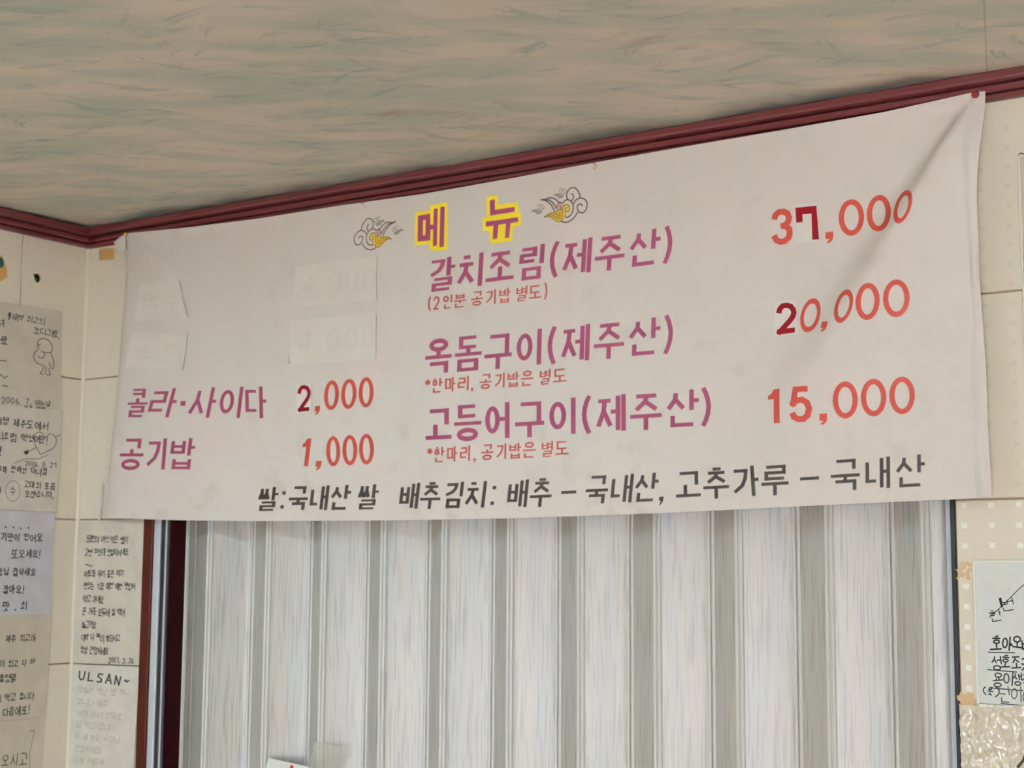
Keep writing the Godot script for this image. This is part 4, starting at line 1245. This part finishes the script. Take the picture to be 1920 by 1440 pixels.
func banner():
	var img := banner_cloth(51)
	img.resize(2048, 704, Image.INTERPOLATE_CUBIC)
	var c := Canvas.new(img)
	for a in ART:
		var pts := pairs(a[3])
		match a[0]:
			"p":
				c.fill([pts], INKS[a[1]])
			"P":
				c.fill([along(pts, true, 4)], INKS[a[1]])
			"o":
				c.fill([pts.slice(0, pts.size() / 2), pts.slice(pts.size() / 2)], INKS[a[1]])
			"c":
				c.stroke(along(pts), a[2], INKS[a[1]])
	for g in PRINT:
		var o := Vector2(g[5], g[6])
		var m := Transform2D((Vector2(g[7], g[8]) - o) / g[2], (Vector2(g[9], g[10]) - o) / g[3], o)
		c.glyph(g[0], g[2], g[3], g[4], INKS[g[1]], m, 1.0, 0.0, null, 0.64 if g[0] in "갈콜쌀별" else 0.74 if g[0] in "림돔등한분밥" else 0.84 if g[1] < 3 else 1.0)
	# rust at old pin holes, handling scuffs
	var dice := RandomNumberGenerator.new()
	dice.seed = 9
	for s in [[0.783, 2.2525], [1.2925, 2.2505], [0.61, 1.965]]:
		for k in 7:
			var o: Vector2 = Vector2(s[0] - BANNER_X, BANNER_Y - s[1]) * BANNER_PIXELS + Vector2(dice.randfn(0, 3), dice.randfn(2, 4))
			c.fill([[o, o + Vector2(2.5, 0.5), o + Vector2(2, 3), o + Vector2(-0.5, 2.5)]], Color8(140, 96, 66), 0.5)
	for k in 60:
		var o := Vector2(dice.randf() * 2000.0, 480.0 + 190.0 * sqrt(dice.randf()))
		var way := dice.randf_range(-1.2, 1.2)
		c.stroke([o, o + Vector2.from_angle(way) * dice.randf_range(3, 14)], 1.0, Color8(128, 112, 96), dice.randf_range(0.06, 0.2))
	var cloth := paint("banner_cloth", Color.WHITE, 0.5, 0.45, c.texture())
	var root := thing("menu_banner", Vector3(1.0, 1.67, 0.024))
	tag(root, "wide white cloth menu banner with purple and red printed dish names and prices", "banner")
	var rows := []
	var uvs := []
	for r in 91:
		var t := 1.0 - r / 90.0
		var row := []
		var uv := []
		for k in 261:
			var v := banner_point(k / 260.0, t)
			var z := lift(v.x, v.y)
			var edge := v.x - banner_point(0.0, t).x
			z -= 0.014 * exp(-edge / 0.016) * smoothstep(1.0, 0.9, t)
			z = maxf(z, 0.0245 if v.y > 2.25 else 0.007)
			row.append(Vector3(v.x, v.y, z) - root.position)
			uv.append(Vector2((v.x - BANNER_X) * BANNER_PIXELS / 2048.0, (BANNER_Y - v.y) * BANNER_PIXELS / 704.0))
		rows.append(row)
		uvs.append(uv)
	place(sheet(rows, uvs, Vector3(0, 0, -0.0008)), "cloth", cloth, root)
	# stitched hem, folded over along the right edge
	var plain := paint("hem_cloth", Color8(216, 206, 194), 0.55)
	rows = []
	uvs = []
	for r in 61:
		var t := 1.0 - r / 60.0
		var row := []
		var uv := []
		var right := banner_point(1.0, t)
		var wide := 0.021 + 0.004 * sin(t * 9.0) - 0.004 * smoothstep(0.3, 0.6, t) * smoothstep(0.95, 0.7, t)
		for k in 9:
			var s := k / 8.0
			var x := right.x - wide * (1.0 - s) + 0.0008
			var z := lift(x, right.y) + 0.0007 + 0.0035 * sin(PI * s) * (0.6 + 0.4 * sin(t * 23.0 + 1.0)) - 0.0012 * exp(-pow((s - 0.2) / 0.1, 2.0))
			z = maxf(z, 0.025 if right.y > 2.25 else 0.008)
			row.append(Vector3(x, lerpf(right.y, banner_point(0.99, t).y, 1.0 - s), z) - root.position)
			uv.append(Vector2(s, t))
		rows.append(row)
		uvs.append(uv)
	place(sheet(rows, uvs, Vector3(0, 0, -0.0008)), "hem", plain, root)
	# folded-over corner at the left pin, and the frayed tail of the left hem
	var flap := [[Vector3(0.1455, 2.2655, 0.030), Vector3(0.128, 2.259, 0.031), Vector3(0.1105, 2.2525, 0.028)], [Vector3(0.1475, 2.251, 0.029), Vector3(0.133, 2.2455, 0.033), Vector3(0.119, 2.242, 0.030)], [Vector3(0.1465, 2.232, 0.027), Vector3(0.137, 2.231, 0.030), Vector3(0.130, 2.231, 0.028)]]
	for row in flap:
		for k in 3:
			row[k] -= root.position
	place(sheet(flap, [[Vector2(0, 0), Vector2(0.5, 0), Vector2(1, 0)], [Vector2(0, 0.5), Vector2(0.5, 0.5), Vector2(1, 0.5)], [Vector2(0, 1), Vector2(0.5, 1), Vector2(1, 1)]], Vector3(0, 0, -0.0008)), "corner_flap", plain, root)
	rows = []
	uvs = []
	for r in 9:
		var t := r / 8.0
		var y := lerpf(1.745, 1.668, t)
		var x: float = lerpf(0.079, 0.0735, t)
		rows.append([Vector3(x, y, 0.008) - root.position, Vector3(x + 0.0025, y, 0.012) - root.position, Vector3(x + 0.006, y, 0.010) - root.position])
		uvs.append([Vector2(0, t), Vector2(0.5, t), Vector2(1, t)])
	place(sheet(rows, uvs, Vector3(0, 0, -0.0008)), "hem", plain, root)

# ---------------------------------------------------------------- paper patches stuck over the banner
func patches():
	var to3d := func(v: Vector2) -> Vector3:
		return Vector3(v.x, v.y, lift(v.x, v.y))
	var spec := [
		["white paper patch covering the first drink name, upper left of banner", "맥주", 150, 130],
		["white paper patch covering the second drink name, below the upper left patch", "소주", 180, 130],
		["white paper patch covering the upper of two hidden drink prices", "4,000", 280, 150],
		["white paper patch covering the lower of two hidden drink prices", "4,000", 280, 160],
		["white sticker with a dark red digit seven in the top price", "7", 150, 240],
		["white sticker with a dark red digit two in the middle price", "2", 150, 240],
		["small white sticker with a dark red digit two beside the soft drinks price", "2", 110, 200]]
	var red := Color8(100, 0, 12)
	for k in spec.size():
		var s: Array = spec[k]
		var w: int = s[2]
		var h: int = s[3]
		var c := paper_canvas(w, h, Color8(224, 214, 200) if k < 4 else Color8(227, 218, 206), 60 + k, 0.012)
		if k < 4:   # the covered print shows through the thin paper
			var x := w * 0.1
			for ch in s[1]:
				var wide := w * (0.4 if k < 2 else 0.07 if ch == "," else 0.17)
				c.glyph(ch, wide, h * 0.52, h * 0.075, Color8(208, 196, 182), Transform2D(Vector2(1, 0), Vector2(-0.05, 1), Vector2(x, h * 0.24)), 0.2)
				x += wide + w * 0.04
		elif k == 4:
			var q := []
			for v in [[0.10, 0.075], [0.955, 0.075], [0.955, 0.93], [0.70, 0.93], [0.74, 0.26], [0.37, 0.26], [0.36, 0.46], [0.11, 0.46]]:
				q.append(Vector2(v[0] * w, v[1] * h))
			c.fill([q], red)
		else:
			c.glyph("2", w * 0.92, h * 0.9, w * 0.24, red, Transform2D(Vector2(1, 0), Vector2(0, 1), Vector2(w * 0.04, h * 0.05)))
		var dice := RandomNumberGenerator.new()
		dice.seed = 300 + k
		var ripple := noise(80 + k, 1.1, 2)
		var amount := [0.0038, 0.0030, 0.0009, 0.0009, 0.0006, 0.0004, 0.0004][k] as float
		var bulge := func(a: float, b: float) -> float:
			var lift_edge := 0.0012 * pow(maxf(0.0, absf(a - 0.5) * 2.0 - 0.7) / 0.3, 2.0)
			return 0.0013 + amount * absf(ripple.get_noise_2d(a * 3.2, b * 1.1)) + lift_edge * (1.0 if k < 4 else 0.3)
		var m := paint("patch_%d" % k, Color.WHITE, 0.55, 0.4 if k < 4 else 0.25, c.texture())
		tag(place(corners_sheet(PATCHES[k], to3d, Vector3(0, 0, 1), 0.0003, 20, 14, bulge), "paper_patch" if k < 4 else "digit_sticker", m), s[0], "patch" if k < 4 else "sticker", "patches and stickers on the menu banner")

# ---------------------------------------------------------------- handwritten notes
func note(called: String, label: String, group: String, quad: Array, to3d: Callable, out: Vector3, c: Canvas, off := 0.0008, curl := 0.004, rough := 0.6):
	var sway := noise(hash(label) % 1000, 1.0, 2)
	var bulge := func(a: float, b: float) -> float:
		var e := maxf(absf(a - 0.5), absf(b - 0.5)) * 2.0
		return off + curl * 0.35 * absf(sway.get_noise_2d(a * 1.3, b * 1.3)) + curl * 0.3 * pow(maxf(0.0, e - 0.75) / 0.25, 2.0)
	var m := paint(called + label, Color.WHITE, rough, 0.4, c.texture())
	return tag(place(corners_sheet(quad, to3d, out, 0.0003, 12, 12, bulge), called, m), label, "note", group)

func left_notes():
	var to3d := func(v: Vector2) -> Vector3:
		return Vector3(0.0, v.y, v.x)
	var ink := Color8(52, 44, 38)
	var dice := RandomNumberGenerator.new()
	dice.seed = 501
	# 1: tan sheet with the small drawn figure
	var c := paper_canvas(420, 480, Color8(198, 187, 168), 101)
	c.write("'새벽 최고의", 175, 38, 34, 2.6, ink, dice, 0.05)
	c.write("코디그림.", 290, 92, 36, 2.8, ink, dice, 0.05)
	c.write("다녀", 95, 70, 40, 3, ink, dice)
	c.write("자료", 100, 150, 46, 3.4, ink, dice)
	c.write("사 -", 90, 238, 38, 3, ink, dice)
	c.write("~", 130, 300, 70, 3, ink, dice)
	c.write("빠 -", 100, 352, 40, 3.2, ink, dice)
	c.write("2006. 7. 어느날", 150, 420, 32, 2.6, ink, dice, 0.03)
	c.write("제주 여행", 250, 452, 28, 3.0, ink, dice, 0.03)
	var f := func(pts: Array, closed := false):
		var q := []
		for v in pts:
			q.append(Vector2((v[0] / 4.0 + 60.0) * 2.37, (v[1] / 4.0 - 197.0) * 2.46))
		c.stroke(along(q, closed, 4), 4.0, Color8(70, 62, 54), 0.9)
	for l in [[[285, 1080], [280, 1045], [310, 1018], [350, 1018], [385, 1045], [398, 1085], [385, 1112], [340, 1120], [308, 1110]], [[288, 1074], [302, 1058]], [[274, 1086], [298, 1092]], [[284, 1100], [257, 1135], [254, 1170], [280, 1205], [325, 1213]], [[283, 1150], [308, 1166], [335, 1148], [330, 1114]], [[385, 1115], [405, 1160], [413, 1220], [395, 1235], [374, 1190]], [[335, 1215], [322, 1258], [303, 1280], [328, 1284]], [[346, 1224], [351, 1252], [340, 1280]], [[372, 1230], [378, 1262], [384, 1284], [350, 1282]]]:
		f.call(l)
	note("note_paper", "tan note with a pen doodle of a small bald figure, topmost on left wall", "notes on the left wall", LEFT_NOTES[0], to3d, Vector3(1, 0, 0), c)
	# 2: cream sheet with the heart and arrow
	c = paper_canvas(420, 460, Color8(206, 196, 180), 102)
	c.write("여행 제주도에서", 120, 50, 40, 3.4, ink, dice, 0.02)
	c.write("갈치조림 먹었어", 90, 118, 38, 3.4, ink, dice, 0.0)
	c.write("짱 !", 80, 180, 44, 5, ink, dice)
	var heart := []
	for v in [[328, 205], [300, 160], [296, 118], [325, 105], [345, 128], [372, 108], [398, 130], [388, 172], [328, 205]]:
		heart.append(Vector2(v[0], v[1]))
	c.stroke(along(heart, false, 5), 3.0, ink)
	c.write("맛!", 318, 118, 44, 3, ink, dice)
	c.stroke([Vector2(262, 200), Vector2(305, 176)], 3, ink)
	c.stroke([Vector2(396, 120), Vector2(416, 110)], 3, ink)
	c.fill([[Vector2(250, 196), Vector2(270, 188), Vector2(272, 204), Vector2(256, 212)]], ink)
	c.stroke([Vector2(205, 252), Vector2(260, 228), Vector2(320, 226), Vector2(365, 204)], 2.6, ink, 0.8)
	c.write("2006. 8. 21", 260, 238, 24, 2.2, ink, dice)
	c.write("친구와 한라산 다녀감", 100, 262, 34, 3.2, ink, dice, 0.02)
	c.write("고마워 또옴", 258, 326, 34, 3, ink, dice, 0.02)
	c.write("오겠습니다.", 262, 368, 34, 3, ink, dice)
	c.ring(Vector2(205, 375), Vector2(34, 46), 2.6, Color8(92, 82, 70), 0.8)
	c.write("수", 190, 350, 42, 2.6, ink, dice)
	c.write("맛집", 80, 360, 42, 3.6, ink, dice)
	note("note_paper", "cream note with a drawn heart pierced by an arrow on left wall", "notes on the left wall", LEFT_NOTES[1], to3d, Vector3(1, 0, 0), c, 0.0022)
	# 3: pale lavender sheet
	c = paper_canvas(420, 460, Color8(200, 195, 197), 103)
	c.write("· · · ·", 170, 60, 30, 4, ink, dice)
	c.write("여기맛이 있어요", 118, 98, 40, 3.8, ink, dice, 0.0)
	c.write("곳", 110, 168, 40, 3.6, ink, dice)
	c.write("또오세요! ㅎ", 210, 170, 42, 3.6, ink, dice, 0.0)
	c.write("사장님 감사해요", 110, 252, 38, 3.8, ink, dice)
	c.write("것 같아요!", 120, 330, 42, 3.8, ink, dice)
	c.write("와 맛 . 최", 120, 402, 42, 3.8, ink, dice)
	note("note_paper", "pale lavender note with dark pen lines in middle of left wall", "notes on the left wall", LEFT_NOTES[2], to3d, Vector3(1, 0, 0), c, 0.0008)
	# 4: tan sheet with sparse lines
	c = paper_canvas(420, 470, Color8(198, 185, 164), 104)
	c.write("제주 최고야", 190, 90, 36, 3.2, ink, dice)
	c.write("맛이 최고 다 봤", 130, 200, 36, 3.4, ink, dice)
	c.write("정말정말", 130, 262, 38, 3.6, ink, dice)
	c.write("많이 먹고 갑니다", 120, 352, 36, 3.4, ink, dice)
	c.write("다음에또!", 185, 412, 42, 3.4, ink, dice, -0.02)
	note("note_paper", "plain tan note with five short pen lines, low on left wall", "notes on the left wall", LEFT_NOTES[3], to3d, Vector3(1, 0, 0), c, 0.0012)
	# 5: lowest sheet, number and bracket
	c = paper_canvas(420, 520, Color8(200, 187, 166), 105)
	c.write("오시고", 190, 150, 62, 4, Color8(90, 78, 64), dice)
	var br := []
	for v in [[340, 55], [365, 60], [358, 100], [346, 170], [352, 230], [346, 300]]:
		br.append(Vector2(v[0], v[1]))
	c.stroke(along(br, false, 5), 3, Color8(90, 78, 64), 0.8)
	note("note_paper", "tan note with a large pen bracket, lowest on left wall", "notes on the left wall", LEFT_NOTES[4], to3d, Vector3(1, 0, 0), c, 0.0008)

func strip_notes():
	var to3d := func(v: Vector2) -> Vector3:
		return Vector3(v.x, v.y, 0.0)
	var ink := Color8(50, 42, 36)
	var dice := RandomNumberGenerator.new()
	dice.seed = 601
	var c := paper_canvas(420, 620, Color8(208, 197, 178), 111)
	var y := 62.0
	for l in ["5명인데 여섯 먹은 밥이", "2번 왔는데 친절하시네요", "--", "비도와 우리 좋은 여기", "맛있는 식당 매번 매번 맛있어", "먹고 가네요", "온 가족 모두에 잘 먹어", "놀고가요", "대박 나 많이 받으시고", "항상 건강하세요"]:
		c.write(l, 50, y, 34, 3.2, ink, dice, 0.012, 0.9, 0.66)
		y += 36.0 if l == "--" else 56.0
	c.write("2007. 2. 26", 230, 590, 26, 2.8, ink, dice)
	note("note_paper", "cream note filled with ten handwritten lines beside the brown door casing", "notes beside the door", STRIP_NOTES[0], to3d, Vector3(0, 0, 1), c, 0.0012, 0.003)
	c = paper_canvas(420, 760, Color8(216, 208, 193), 112)
	var x := 50.0
	for ch in "ULSAN":
		c.glyph(ch, 42, 66, 9, Color8(40, 34, 30), Transform2D(Vector2(1, 0.1), Vector2(-0.08, 1), Vector2(x, 34 + (x - 50) * 0.1)), 0.95, 2.0, dice)
		x += 56.0
	c.write("~", x, 66, 50, 7, ink, dice)
	y = 140.0
	for l in ["오늘은 맛난 밥 먹고", "갑니다 제주", "여행 와서 정말로", "잘 먹고 갑니다", "또 올게요 사장님", "건강하세요", "다음 여름에"]:
		c.write(l, 46, y, 44, 2.4, Color8(150, 138, 118), dice, 0.02, 0.55, 0.8)
		y += 74.0
	note("note_paper", "faded note headed ULSAN under the ten-line note beside the door casing", "notes beside the door", STRIP_NOTES[1], to3d, Vector3(0, 0, 1), c, 0.0016, 0.004, 0.35)

func right_side():
	var to3d := func(v: Vector2) -> Vector3:
		return Vector3(v.x, v.y, 0.0)
	var dice := RandomNumberGenerator.new()
	dice.seed = 701
	var ink := Color8(34, 34, 34)
	var c := paper_canvas(720, 1000, Color8(222, 222, 214), 121, 0.012)
	c.stroke([Vector2(100, 395), Vector2(200, 310), Vector2(330, 190), Vector2(420, 120)], 5.5, ink)
	var tilt := Transform2D(Vector2(0.95, -0.2), Vector2(0.2, 0.95), Vector2(92, 350))
	c.glyph("한", 95, 84, 7, ink, tilt, 1.0, 3.0, dice)
	tilt.origin = Vector2(180, 268)
	c.glyph("번", 100, 92, 7, ink, tilt, 1.0, 3.0, dice)
	c.fill([[Vector2(176, 258), Vector2(196, 252), Vector2(206, 320), Vector2(190, 322)]], ink)
	c.write("호야오빠", 110, 520, 108, 8, ink, dice, 0.0, 1.0, 0.7)
	c.stroke([Vector2(80, 640), Vector2(280, 636)], 7, ink)
	c.write("성호조카", 100, 655, 104, 7, ink, dice, 0.0, 1.0, 0.7)
	c.stroke([Vector2(70, 762), Vector2(290, 770)], 7, ink)
	c.write("용이생각", 112, 775, 104, 6.5, ink, dice, 0.0, 0.95, 0.7)
	c.stroke([Vector2(100, 890), Vector2(330, 896)], 7, ink)
	c.write("(못)", 30, 880, 66, 6, ink, dice, 0.0, 0.95, 0.8)
	c.write("난이야", 150, 880, 110, 6, Color8(80, 80, 80), dice, 0.0, 0.95, 0.8)
	c.stroke([Vector2(160, 994), Vector2(420, 1000)], 6, ink)
	note("note_paper", "white sheet with large black pen names under clear plastic, right of the door", "notes right of the door", RIGHT_NOTE, to3d, Vector3(0, 0, 1), c, 0.0016, 0.002, 0.3)
	# clear pocket round that sheet: a raised welded border
	var q: Array = RIGHT_NOTE
	var st := start()
	var e := 0.0018
	chamfer_box(st, Vector3(q[0] - e, q[7] - 0.002, 0.0), Vector3(q[0] + e, q[1] + 0.003, 0.004), 0.0008)
	chamfer_box(st, Vector3(q[0] + e, q[1] - 0.001, 0.0), Vector3(q[2], q[1] + 0.003, 0.004), 0.0008)
	chamfer_box(st, Vector3(q[0] + e, q[7] - 0.005, 0.0), Vector3(q[4], q[7] - 0.001, 0.004), 0.0008)
	tag(build(st, "pocket_border", paint("pocket_vinyl", Color8(240, 238, 226), 0.25)), "whitish welded edge of the clear pocket round the pen-names sheet", "border")
	# crumpled glossy film on a tan paper below
	c = paper_canvas(300, 360, Color8(220, 207, 184), 122, 0.03)
	c.stroke([Vector2(120, 240), Vector2(200, 120)], 8, Color8(40, 38, 36))
	c.stroke([Vector2(150, 240), Vector2(240, 150)], 8, Color8(40, 38, 36))
	var crease := noise(130, 1.0, 3)
	var folds := func(a: float, b: float) -> float:
		return 0.0012 + 0.016 * absf(crease.get_noise_2d(a * 4.5 + b * 2.0, b * 3.2 - a * 1.5))
	var glossy := paint("laminated_paper", Color.WHITE, 0.16, 1.0, c.texture())
	glossy.clearcoat_enabled = true
	glossy.clearcoat = 1.0
	glossy.clearcoat_roughness = 0.12
	tag(place(corners_sheet(RIGHT_FILM, to3d, Vector3(0, 0, 1), 0.0004, 60, 70, folds), "laminated_sheet", glossy), "crumpled glossy laminated tan sheet at the lower right edge", "note", "notes right of the door")
	var film: StandardMaterial3D
	# clear sleeve hung from a hook, only its left edge in view
	film = paint("clear_sleeve", Color(0.95, 0.94, 0.9, 0.06), 0.15, 0.4)
	film.transparency = BaseMaterial3D.TRANSPARENCY_ALPHA
	var root := thing("plastic_sleeve", Vector3(2.07, 1.96, 0.003))
	tag(root, "clear plastic sleeve hung on the tiles beside the banner's right edge", "sleeve")
	st = start()
	chamfer_box(st, Vector3(-0.072, -0.28, -0.0005), Vector3(0.08, 0.205, 0.0005), 0.0002)
	build(st, "pocket", film, root)
	st = start()
	chamfer_box(st, Vector3(-0.0735, -0.28, -0.001), Vector3(-0.071, 0.205, 0.0014), 0.0005)
	build(st, "welded_edge", paint("pocket_vinyl", Color.WHITE), root)
	st = start()
	var hook := []
	for k in 9:
		var a := PI * k / 8.0
		hook.append(Vector2(cos(a), sin(a)))
	for k in 8:
		var a: Vector2 = hook[k] * 0.004
		var b: Vector2 = hook[k + 1] * 0.004
		var at := Vector3(-0.068, 0.207, 0.002)
		face(st, [at + Vector3(a.x, a.y, 0), at + Vector3(b.x, b.y, 0), at + Vector3(b.x, b.y, 0) * 1.0 + Vector3(0, -0.0018, 0), at + Vector3(a.x, a.y - 0.0018, 0)], at + Vector3(0, 0, -1))
	build(st, "hook", mats.black_rubber, root)
	# old brown tape residue, flaked
	for s in [["flaked brown tape residue above the pen-names sheet", 1.899, 1.5652, 0.019, 0.026, 0.35], ["amber tape remnant below the pen-names sheet", 1.898, 1.3835, 0.022, 0.015, 0.95]]:
		var root2 := thing("tape_residue", Vector3(s[1], s[2], 0.0004))
		tag(root2, s[0], "tape")
		st = start()
		for k in 26:
			if dice.randf() > s[5] + 0.25:
				continue
			var o := Vector2(dice.randf_range(-0.5, 0.5) * s[3], dice.randf_range(-0.5, 0.5) * s[4])
			var pts := []
			for j in 7:
				var r: float = dice.randf_range(0.0012, 0.0042) * (1.0 if s[5] < 0.5 else 1.4)
				pts.append(Vector3(o.x + cos(TAU * j / 7.0) * r, o.y + sin(TAU * j / 7.0) * r, 0.0002 + k * 0.00001))
			var hub := Vector3(o.x, o.y, 0.0002 + k * 0.00001)
			for j in 7:
				face(st, [hub, pts[j], pts[(j + 1) % 7]], Vector3(0, 0, -1))
		build(st, "flake", paint("old_tape", Color8(196, 164, 116), 0.5), root2)

func door_note():
	var to3d := func(v: Vector2) -> Vector3:
		return Vector3(v.x, v.y, -0.0215)
	var dice := RandomNumberGenerator.new()
	dice.seed = 801
	var c := paper_canvas(260, 300, Color8(232, 230, 220), 131, 0.01)
	c.glyph("가", 60, 84, 12, Color8(178, 34, 30), Transform2D(Vector2(0.97, -0.2), Vector2(0.2, 0.97), Vector2(44, 16)), 1.0, 3.0, dice)
	note("note_paper", "tilted white sheet with red lettering taped to the folding door", "notices on the folding door", DOOR_NOTE, to3d, Vector3(0, 0, 1), c, 0.001, 0.006)
	var tape := paint("clear_tape", Color(0.96, 0.93, 0.84, 0.16), 0.12, 1.0)
	tape.transparency = BaseMaterial3D.TRANSPARENCY_ALPHA
	var crease := noise(140, 1.0, 3)
	var bulge := func(a: float, b: float) -> float:
		return 0.004 + 0.0045 * crease.get_noise_2d(a * 4.0, b * 4.0)
	tag(place(corners_sheet(DOOR_TAPE, to3d, Vector3(0, 0, 1), 0.0002, 18, 18, bulge), "adhesive_tape", tape), "yellowed clear tape holding the red-lettered sheet to the door", "tape")

func small_things():
	# yellow tape square in the corner
	var to3d := func(v: Vector2) -> Vector3:
		return Vector3(v.x, v.y, 0.0)
	var c := paper_canvas(64, 48, Color8(170, 132, 72), 151, 0.08)
	var bulge := func(_a: float, _b: float) -> float:
		return 0.0008
	tag(place(corners_sheet(YELLOW_TAPE, to3d, Vector3(0, 0, 1), 0.0003, 4, 4, bulge), "tape_square", paint("yellow_tape", Color.WHITE, 0.5, 0.4, c.texture())), "small yellowed tape square under the moulding beside banner's left corner", "tape")
	# push pins
	for s in [["red round push pin holding banner's upper right corner", Vector3(1.9455, 2.2615, 0.0262), Color8(84, 3, 9), 0.0058], ["brass push pin holding banner's upper left corner", Vector3(0.1500, 2.2640, 0.0310), Color8(176, 138, 70), 0.0042]]:
		var root := thing("push_pin", s[1])
		tag(root, s[0], "pin", "push pins of the banner")
		var st := start()
		var ringed := [[0.0, 0.0], [0.55, 0.0], [1.0, 0.35], [0.95, 0.6], [0.6, 0.85], [0.0, 0.95]]
		for k in ringed.size() - 1:
			for j in 14:
				var a := TAU * j / 14.0
				var b := TAU * (j + 1) / 14.0
				var r0: float = ringed[k][0] * s[3]
				var r1: float = ringed[k + 1][0] * s[3]
				var z0: float = ringed[k][1] * s[3]
				var z1: float = ringed[k + 1][1] * s[3]
				var pts := [Vector3(cos(a) * r0, sin(a) * r0, z0), Vector3(cos(b) * r0, sin(b) * r0, z0), Vector3(cos(b) * r1, sin(b) * r1, z1), Vector3(cos(a) * r1, sin(a) * r1, z1)]
				if r0 < 1e-6:
					pts.remove_at(1)
				elif r1 < 1e-6:
					pts.remove_at(3)
				face(st, pts, Vector3(0, 0, 0.4 * s[3]))
		build(st, "head", paint("pin" + s[0], s[2], 0.3), root)
		st = start()
		chamfer_box(st, Vector3(-0.0006, -0.0006, -0.012), Vector3(0.0006, 0.0006, 0.0002), 0.0002)
		build(st, "needle", mats.aluminium, root)
	# two stuck-on flower decals on the left wall tiles
	for k in 2:
		var img := blank(96, 96, Color8(224, 211, 188))
		c = Canvas.new(img)
		var outline := []
		var gold := Color8(180, 136, 70)
		var root := thing("tile_sticker", Vector3(0.0006, STICKERS[2 * k + 1], STICKERS[2 * k]))
		tag(root, ["large gold and green petal decal at the left edge under the moulding", "tiny gold and green round decal on the tile near the corner"][k], "sticker")
		var r := [0.045, 0.0115][k] as float
		var st := start()
		var pts := []
		for v in ([[-1, -0.6], [-0.2, -0.9], [0.62, -0.32], [0.55, 0.1], [0.3, 0.55], [-0.1, 0.8], [-1, 0.9]] if k == 0 else [[-0.8, 0.75], [-0.2, 0.6], [0.2, 0.85], [0.7, 0.4], [0.7, -0.3], [0.1, -0.8], [-0.4, -0.4], [-0.55, 0.2]]):
			pts.append(Vector3(0.0, v[1] * r, -v[0] * r))
		var back := []
		for v in pts:
			back.append(v - Vector3(0.0006, 0, 0))
		face(st, pts, Vector3(-1, 0, 0))
		for j in pts.size():
			face(st, [pts[j], pts[(j + 1) % pts.size()], back[(j + 1) % pts.size()], back[j]], Vector3(-0.0003, 0, 0))
		build(st, "petal", paint("decal_gold", gold, 0.5), root)
		st = start()
		var dot := []
		for j in 14:
			var a := TAU * j / 14.0
			dot.append(Vector3(0.0004, (sin(a) * 0.24 + (0.28 if k == 0 else -0.2)) * r, -(cos(a) * 0.15 + (0.25 if k == 0 else -0.05)) * r))
		face(st, dot, Vector3(-1, 0, 0))
		build(st, "leaf", paint("decal_green", Color8(34, 74, 66), 0.5), root)
		if k == 1:
			st = start()
			for j in 10:
				var a := -0.9 + 3.0 * j / 10.0
				var b := -0.9 + 3.0 * (j + 1) / 10.0
				face(st, [Vector3(0.0004, sin(a) * 0.85 * r, -cos(a) * 0.75 * r), Vector3(0.0004, sin(b) * 0.85 * r, -cos(b) * 0.75 * r), Vector3(0.0004, sin(b) * 0.55 * r, -cos(b) * 0.5 * r), Vector3(0.0004, sin(a) * 0.55 * r, -cos(a) * 0.5 * r)], Vector3(-1, 0, 0))
			build(st, "ring", paint("decal_brown", Color8(84, 66, 40), 0.5), root)
	# ceiling lamp out of view: its light comes from the upper left
	var root := thing("ceiling_lamp", Vector3(0.62, 2.275, 1.5))
	tag(root, "white fluorescent ceiling lamp above the tables, outside the picture", "lamp")
	var st := start()
	chamfer_box(st, Vector3(-0.32, -0.02, -0.07), Vector3(0.32, 0.012, 0.07), 0.006)
	build(st, "housing", mats.white_enamel, root)
	var glow := paint("lamp_glow", Color.WHITE, 0.5)
	glow.emission_enabled = true
	glow.emission = Color(0.76, 0.91, 1.0)
	glow.emission_energy_multiplier = 1.4
	st = start()
	chamfer_box(st, Vector3(-0.29, -0.045, -0.05), Vector3(0.29, -0.0205, 0.05), 0.008)
	build(st, "diffuser", glow, root)
	var l := AreaLight3D.new()
	l.name = "lamp_light"
	l.area_size = Vector2(0.58, 0.1)
	l.light_color = Color(0.76, 0.91, 1.0)
	l.light_energy = 2.8
	l.area_range = 8.0
	l.shadow_enabled = true
	l.rotation = Vector3(-PI / 2, 0, 0)
	l.position = Vector3(0, -0.05, 0)
	root.add_child(l)

func outside():
	var st := start()
	chamfer_box(st, Vector3(-20, -0.3, ROOM + 0.1), Vector3(25, -0.15, ROOM + 40), 0.01)
	tag(build(st, "street_pavement", paint("pavement", Color8(188, 186, 182), 0.9)), "pale street pavement outside the window, outside the picture", "pavement")
	# the house across the street
	var root := thing("street_house", Vector3(4.0, -0.149, 17.0))
	tag(root, "grey rendered house across the street, outside the picture", "house")
	st = start()
	chamfer_box(st, Vector3(-16, 0, 0), Vector3(16, 6, 6), 0.05)
	build(st, "wall", paint("house_render", Color8(104, 100, 96), 0.9), root)
	for k in 5:
		st = start()
		chamfer_box(st, Vector3(-13 + 6 * k, 1.0, -0.05), Vector3(-11 + 6 * k, 2.4, 0.1), 0.02)
		build(st, "window", paint("house_glass", Color8(50, 56, 62), 0.15), root)
